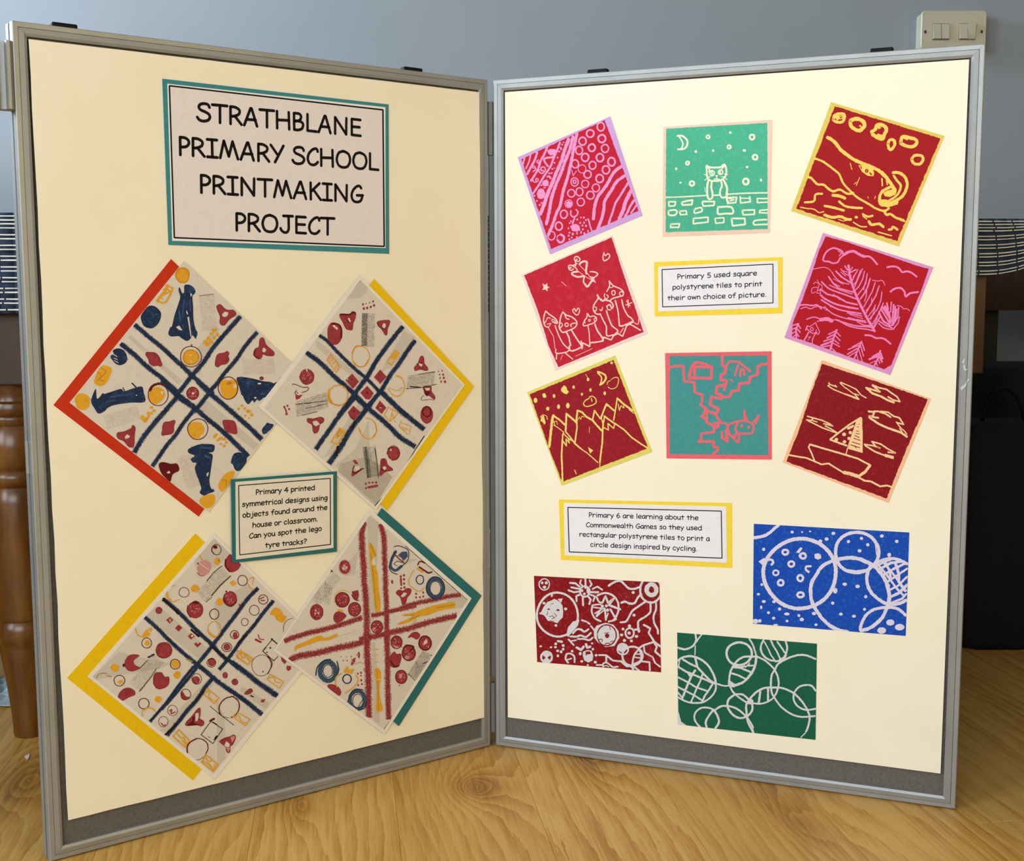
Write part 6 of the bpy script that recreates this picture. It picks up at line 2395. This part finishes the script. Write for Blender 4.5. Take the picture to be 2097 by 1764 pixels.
# ------------------------------------------------------------------ lettering: rounded single-stroke alphabet (S smooth, P straight), units 1/1000 em
G = {
'A': (731, 'P 60 0 350 735 395 735 620 0;P 165 255 560 262'), 'B': (630, 'P 110 725 110 10;S 110 725 330 720 430 630 400 480 270 400 130 390;S 130 395 400 385 520 280 470 90 300 10 110 10'),
'C': (603, 'S 545 610 520 700 440 738 280 660 130 480 80 260 160 60 330 5 460 60 545 150'), 'E': (624, 'P 540 720 120 725 115 15 545 8;P 125 385 500 390'),
'G': (680, 'S 560 640 480 735 330 700 150 500 90 250 180 50 360 0 540 80 610 290;P 350 305 640 318'), 'H': (769, 'P 110 735 105 0;P 640 735 650 0;P 110 360 645 385'),
'I': (547, 'P 70 730 480 735;P 275 732 275 5;P 65 5 485 5'), 'J': (665, 'P 200 730 620 735;S 430 735 435 450 430 160 350 20 220 10 110 90 70 180'), 'K': (610, 'P 110 735 110 0;P 520 730 120 340;P 230 440 570 0'),
'L': (551, 'P 100 735 95 20 510 12'), 'M': (883, 'P 60 0 230 730 430 90 600 730 820 0'), 'N': (799, 'P 110 0 120 730 640 10 660 735'), 'O': (799, 'S 400 732 180 640 75 360 160 90 370 2 600 70 715 340 640 620 400 732'),
'P': (521, 'P 105 725 100 0;S 105 722 300 715 440 620 450 470 330 350 110 320'), 'R': (628, 'P 110 725 100 0;S 110 722 320 715 490 610 470 450 300 350 115 320;P 290 345 570 5'),
'S': (694, 'S 590 600 540 700 410 738 230 700 150 590 210 470 400 400 560 310 600 180 500 50 300 5 150 50 75 150'), 'T': (679, 'P 20 725 650 735;P 340 730 330 0'), 'Y': (635, 'P 30 730 310 350;P 600 735 210 0'),
'a': (513, 'S 420 420 330 505 200 480 85 330 70 130 170 15 300 60 400 210 425 400;P 425 490 425 180 465 5'), 'b': (593, 'P 95 740 90 20;S 90 340 200 470 350 500 490 400 510 230 420 50 260 5 95 70'),
'c': (514, 'S 430 400 360 490 240 500 100 360 75 180 160 30 290 8 440 90'), 'd': (588, 'P 485 745 490 10;S 485 400 370 500 220 490 90 350 75 160 180 20 320 20 480 150'),
'e': (548, 'S 95 235 330 260 470 330 420 460 280 505 130 430 70 240 130 60 280 5 470 80'), 'f': (507, 'S 470 700 380 745 270 690 235 540 225 250 225 0;P 70 440 420 450'),
'g': (531, 'S 430 430 320 500 180 460 80 300 110 120 230 60 360 150 435 330;S 440 500 445 250 430 -60 350 -200 210 -230 90 -180'), 'h': (577, 'P 95 745 90 0;S 90 290 190 430 330 490 450 400 475 220 475 0'),
'i': (281, 'P 140 490 135 0;P 145 690 145 705'), 'j': (402, 'S 280 490 285 200 270 -60 200 -200 90 -220 20 -160;P 285 690 285 705'), 'k': (540, 'P 100 745 95 0;P 420 490 110 200;P 200 290 460 5'),
'l': (274, 'P 137 745 137 0'), 'm': (776, 'P 85 490 85 0;S 85 300 170 440 280 490 370 400 380 200 380 0;S 380 300 470 440 590 490 680 400 690 200 700 0'),
'n': (523, 'P 85 490 85 0;S 85 280 180 430 310 490 420 400 435 220 440 0'), 'o': (527, 'S 265 500 130 440 70 250 130 60 260 5 400 60 455 250 400 430 265 500'),
'p': (535, 'P 85 490 80 -240;S 85 360 190 480 330 490 450 380 455 190 350 50 220 20 90 110'), 'q': (521, 'S 430 420 300 505 150 450 70 270 110 80 230 10 350 70 430 220;P 440 490 440 -270'),
'r': (480, 'P 90 490 95 0;S 95 280 180 420 290 490 400 480 440 410'), 's': (487, 'S 400 420 330 500 200 490 120 400 190 300 340 240 400 130 310 20 180 10 70 70'),
't': (471, 'P 225 650 225 0;P 50 455 420 465'), 'u': (520, 'S 85 490 80 250 120 60 240 5 360 80 425 250;P 425 490 430 180 450 0'), 'w': (683, 'P 60 490 190 20 335 430 480 20 620 490'),
'y': (521, 'P 55 490 250 60;P 450 490 300 130 130 -240'), '4': (610, 'P 400 5 400 735 60 250 560 260'), '5': (610, 'S 110 40 300 5 470 110 490 290 370 400 250 420 130 370;P 130 370 180 725 480 728'),
'6': (610, 'S 420 735 260 620 130 400 100 200 180 40 330 5 480 100 490 280 370 390 220 370 110 250'), '.': (249, 'P 115 25 125 25'), '?': (524, 'S 80 600 180 720 330 738 440 640 400 480 260 380 230 200;P 225 30 232 30'), ' ': (299, '')}
def natural(txt, sp=0): return sum(G[c][0] + sp for c in txt)
def text_line(inkl, pan, txt, p0, p1, cap, wid, o, s, col):
    """lay a line between two photo points of its baseline; cap height in metres; geometry lives on the sheet plane"""
    T = lambda q: (o[0] + q[0] / s, o[1] + q[1] / s)
    n = inkl.n; a = Vector(pan.px(*T(p0), n)); b = Vector(pan.px(*T(p1), n)); inkl.k += 1; n2 = inkl.n + inkl.k * 1.6e-6
    first = G[txt[0]][0] * .1; last = G[txt[-1]][0] * .1
    ex = (b - a) / (natural(txt) - first - last); ey = Vector((-(b - a).y, (b - a).x)).normalized() if (b - a).x > 0 else Vector(((b - a).y, -(b - a).x)).normalized()
    ey = ey * cap / 735.0; x = -first
    if col not in inkl.L: inkl.L[col] = MB(); inkl.order.append(col)
    mb = inkl.L[col]; r = inkl.r; flip = pan.d.x < 0
    for ch in txt:
        adv, st = G[ch]
        for stroke in [q for q in st.split(';') if q]:
            t = stroke.split(); v = [float(q) for q in t[1:]]; p = [(x + v[i], v[i + 1]) for i in range(0, len(v), 2)]
            corners = p[1:-1] if t[0] == 'P' else []
            if t[0] == 'S': p = cat_rom(p, 5)
            M2 = lambda q: tuple(a + ex * q[0] + ey * q[1]); pm = [M2(q) for q in p]; cm = [M2(q) for q in corners]
            polys = ribbon(pm, wid, r, 0.02) if t[0] == 'S' else sum([ribbon([pm[i], pm[i + 1]], wid, r, 0.02) for i in range(len(pm) - 1)], [])
            for q in [pm[0], pm[-1]] + cm: polys += disc(q[0], q[1], wid * .5, wid * .5, r, 0, 10)
            for q in polys:
                A = sum(q[i][0] * q[(i + 1) % len(q)][1] - q[(i + 1) % len(q)][0] * q[i][1] for i in range(len(q)))
                if abs(A) < 1e-12: continue
                w_ = [pan.P(c_[0], c_[1], n2) for c_ in q]
                if ((w_[1] - w_[0]).cross(w_[2] - w_[0])).dot(pan.n) < 0: w_ = w_[::-1]
                mb.poly(w_)
        x += adv
def sign(pan, name, label, cat, o, s, mount, paper, line, lw, mc, pc, lines, cap, wid, rank, seed, edge=None, group=None):
    T = lambda q: [(o[0] + x / s, o[1] + y / s) for x, y in q]
    n = CN1 + .0002 + rank * .0012; m = quad_mid(T(mount)); root = tag(empty(name, pan.P(*pan.px(m[0], m[1], n), n)), label, cat, group)
    slab(pan, T(mount), n, n + .0004, [M[mc]] * 2, 'mount_card', root); n += .0005
    slab(pan, T(paper), n, n + .0003, [M[edge or pc]] * 2, 'paper', root); n += .0003
    I = Ink(pan, n + 4e-5, T(paper), root, seed)
    L = T(line)
    if edge: I.add([L], pc)
    for i in range(4): I.add(ribbon([L[i], L[(i + 1) % 4]], lw * 1.35 / s, I.r, 0) + disc(L[i][0], L[i][1], lw / s / 2, lw / s / 2, I.r, 0, 8), 'print_black')
    I.build('ruled_border')
    I = Ink(pan, n + 9e-5, None, root, seed)
    for txt, p0, p1 in lines: text_line(I, pan, txt, p0, p1, cap, wid, o, s, 'print_black')
    I.build('lettering'); return root
sign(LP, 'title_sign', 'large white title sign with teal mount and four lines of black capitals', 'sign', (320, 150), 4.194,
     [(52, 47), (1996, 268), (2001, 1552), (105, 1475)], [(95, 90), (1968, 292), (1970, 1502), (138, 1440)], [(113, 108), (1947, 315), (1958, 1488), (155, 1413)], 10, 'card_teal2', 'title_paper',
     [('STRATHBLANE', (352, 408), (1758, 540)), ('PRIMARY SCHOOL', (197, 700), (1905, 833)), ('PRINTMAKING', (378, 1025), (1770, 1110)), ('PROJECT', (682, 1350), (1523, 1388))], TCAP, TWID, 0, 51, edge='title_edge')
sign(LP, 'caption_sign', 'small teal-edged caption between the four diamond prints, beginning Primary 4 printed', 'sign', (460, 955), 8.388,
     [(108, 228), (1930, 88), (1928, 1470), (130, 1665)], [(187, 272), (1865, 143), (1870, 1405), (197, 1605)], [(240, 335), (1815, 210), (1820, 1345), (260, 1525)], 12, 'card_teal', 'caption_paper_warm',
     [('Primary 4 printed', (538, 490), (1548, 408)), ('symmetrical designs using', (303, 698), (1765, 580)), ('objects found around the', (312, 883), (1762, 746)), ('house or classroom.', (482, 1055), (1603, 945)), ('Can you spot the lego', (425, 1243), (1665, 1108)), ('tyre tracks?', (700, 1400), (1410, 1330))], CCAP4, CWID4, 2, 52, group='caption signs')
sign(RP, 'caption_sign', 'small yellow-edged caption under the cat print, beginning Primary 5 used square', 'sign', (1320, 500), 6.99,
     [(137, 260), (1975, 187), (1970, 990), (145, 1035)], [(192, 325), (1908, 238), (1915, 912), (197, 967)], [(250, 365), (1838, 288), (1838, 843), (258, 900)], 10, 'card_lemon', 'caption_paper',
     [('Primary 5 used square', (470, 500), (1607, 447)), ('polystyrene tiles to print', (403, 650), (1682, 600)), ('their own choice of picture.', (332, 805), (1748, 752))], CCAP5, CWID5, 0, 53, group='caption signs')
sign(RP, 'caption_sign', 'wider yellow-edged caption above the dark red print, beginning Primary 6 are learning', 'sign', (1120, 1000), 5.2425,
     [(128, 122), (1985, 160), (1988, 858), (150, 770)], [(180, 158), (1925, 197), (1932, 803), (190, 722)], [(225, 207), (1872, 247), (1880, 753), (240, 685)], 8, 'card_lemon', 'caption_paper',
     [('Primary 6 are learning about the', (452, 311), (1625, 343)), ('Commonwealth Games so they used', (422, 417), (1662, 453)), ('rectangular polystyrene tiles to print a', (350, 518), (1745, 568)), ('circle design inspired by cycling.', (468, 628), (1615, 676))], CCAP6, CWID6, 0, 54, group='caption signs')
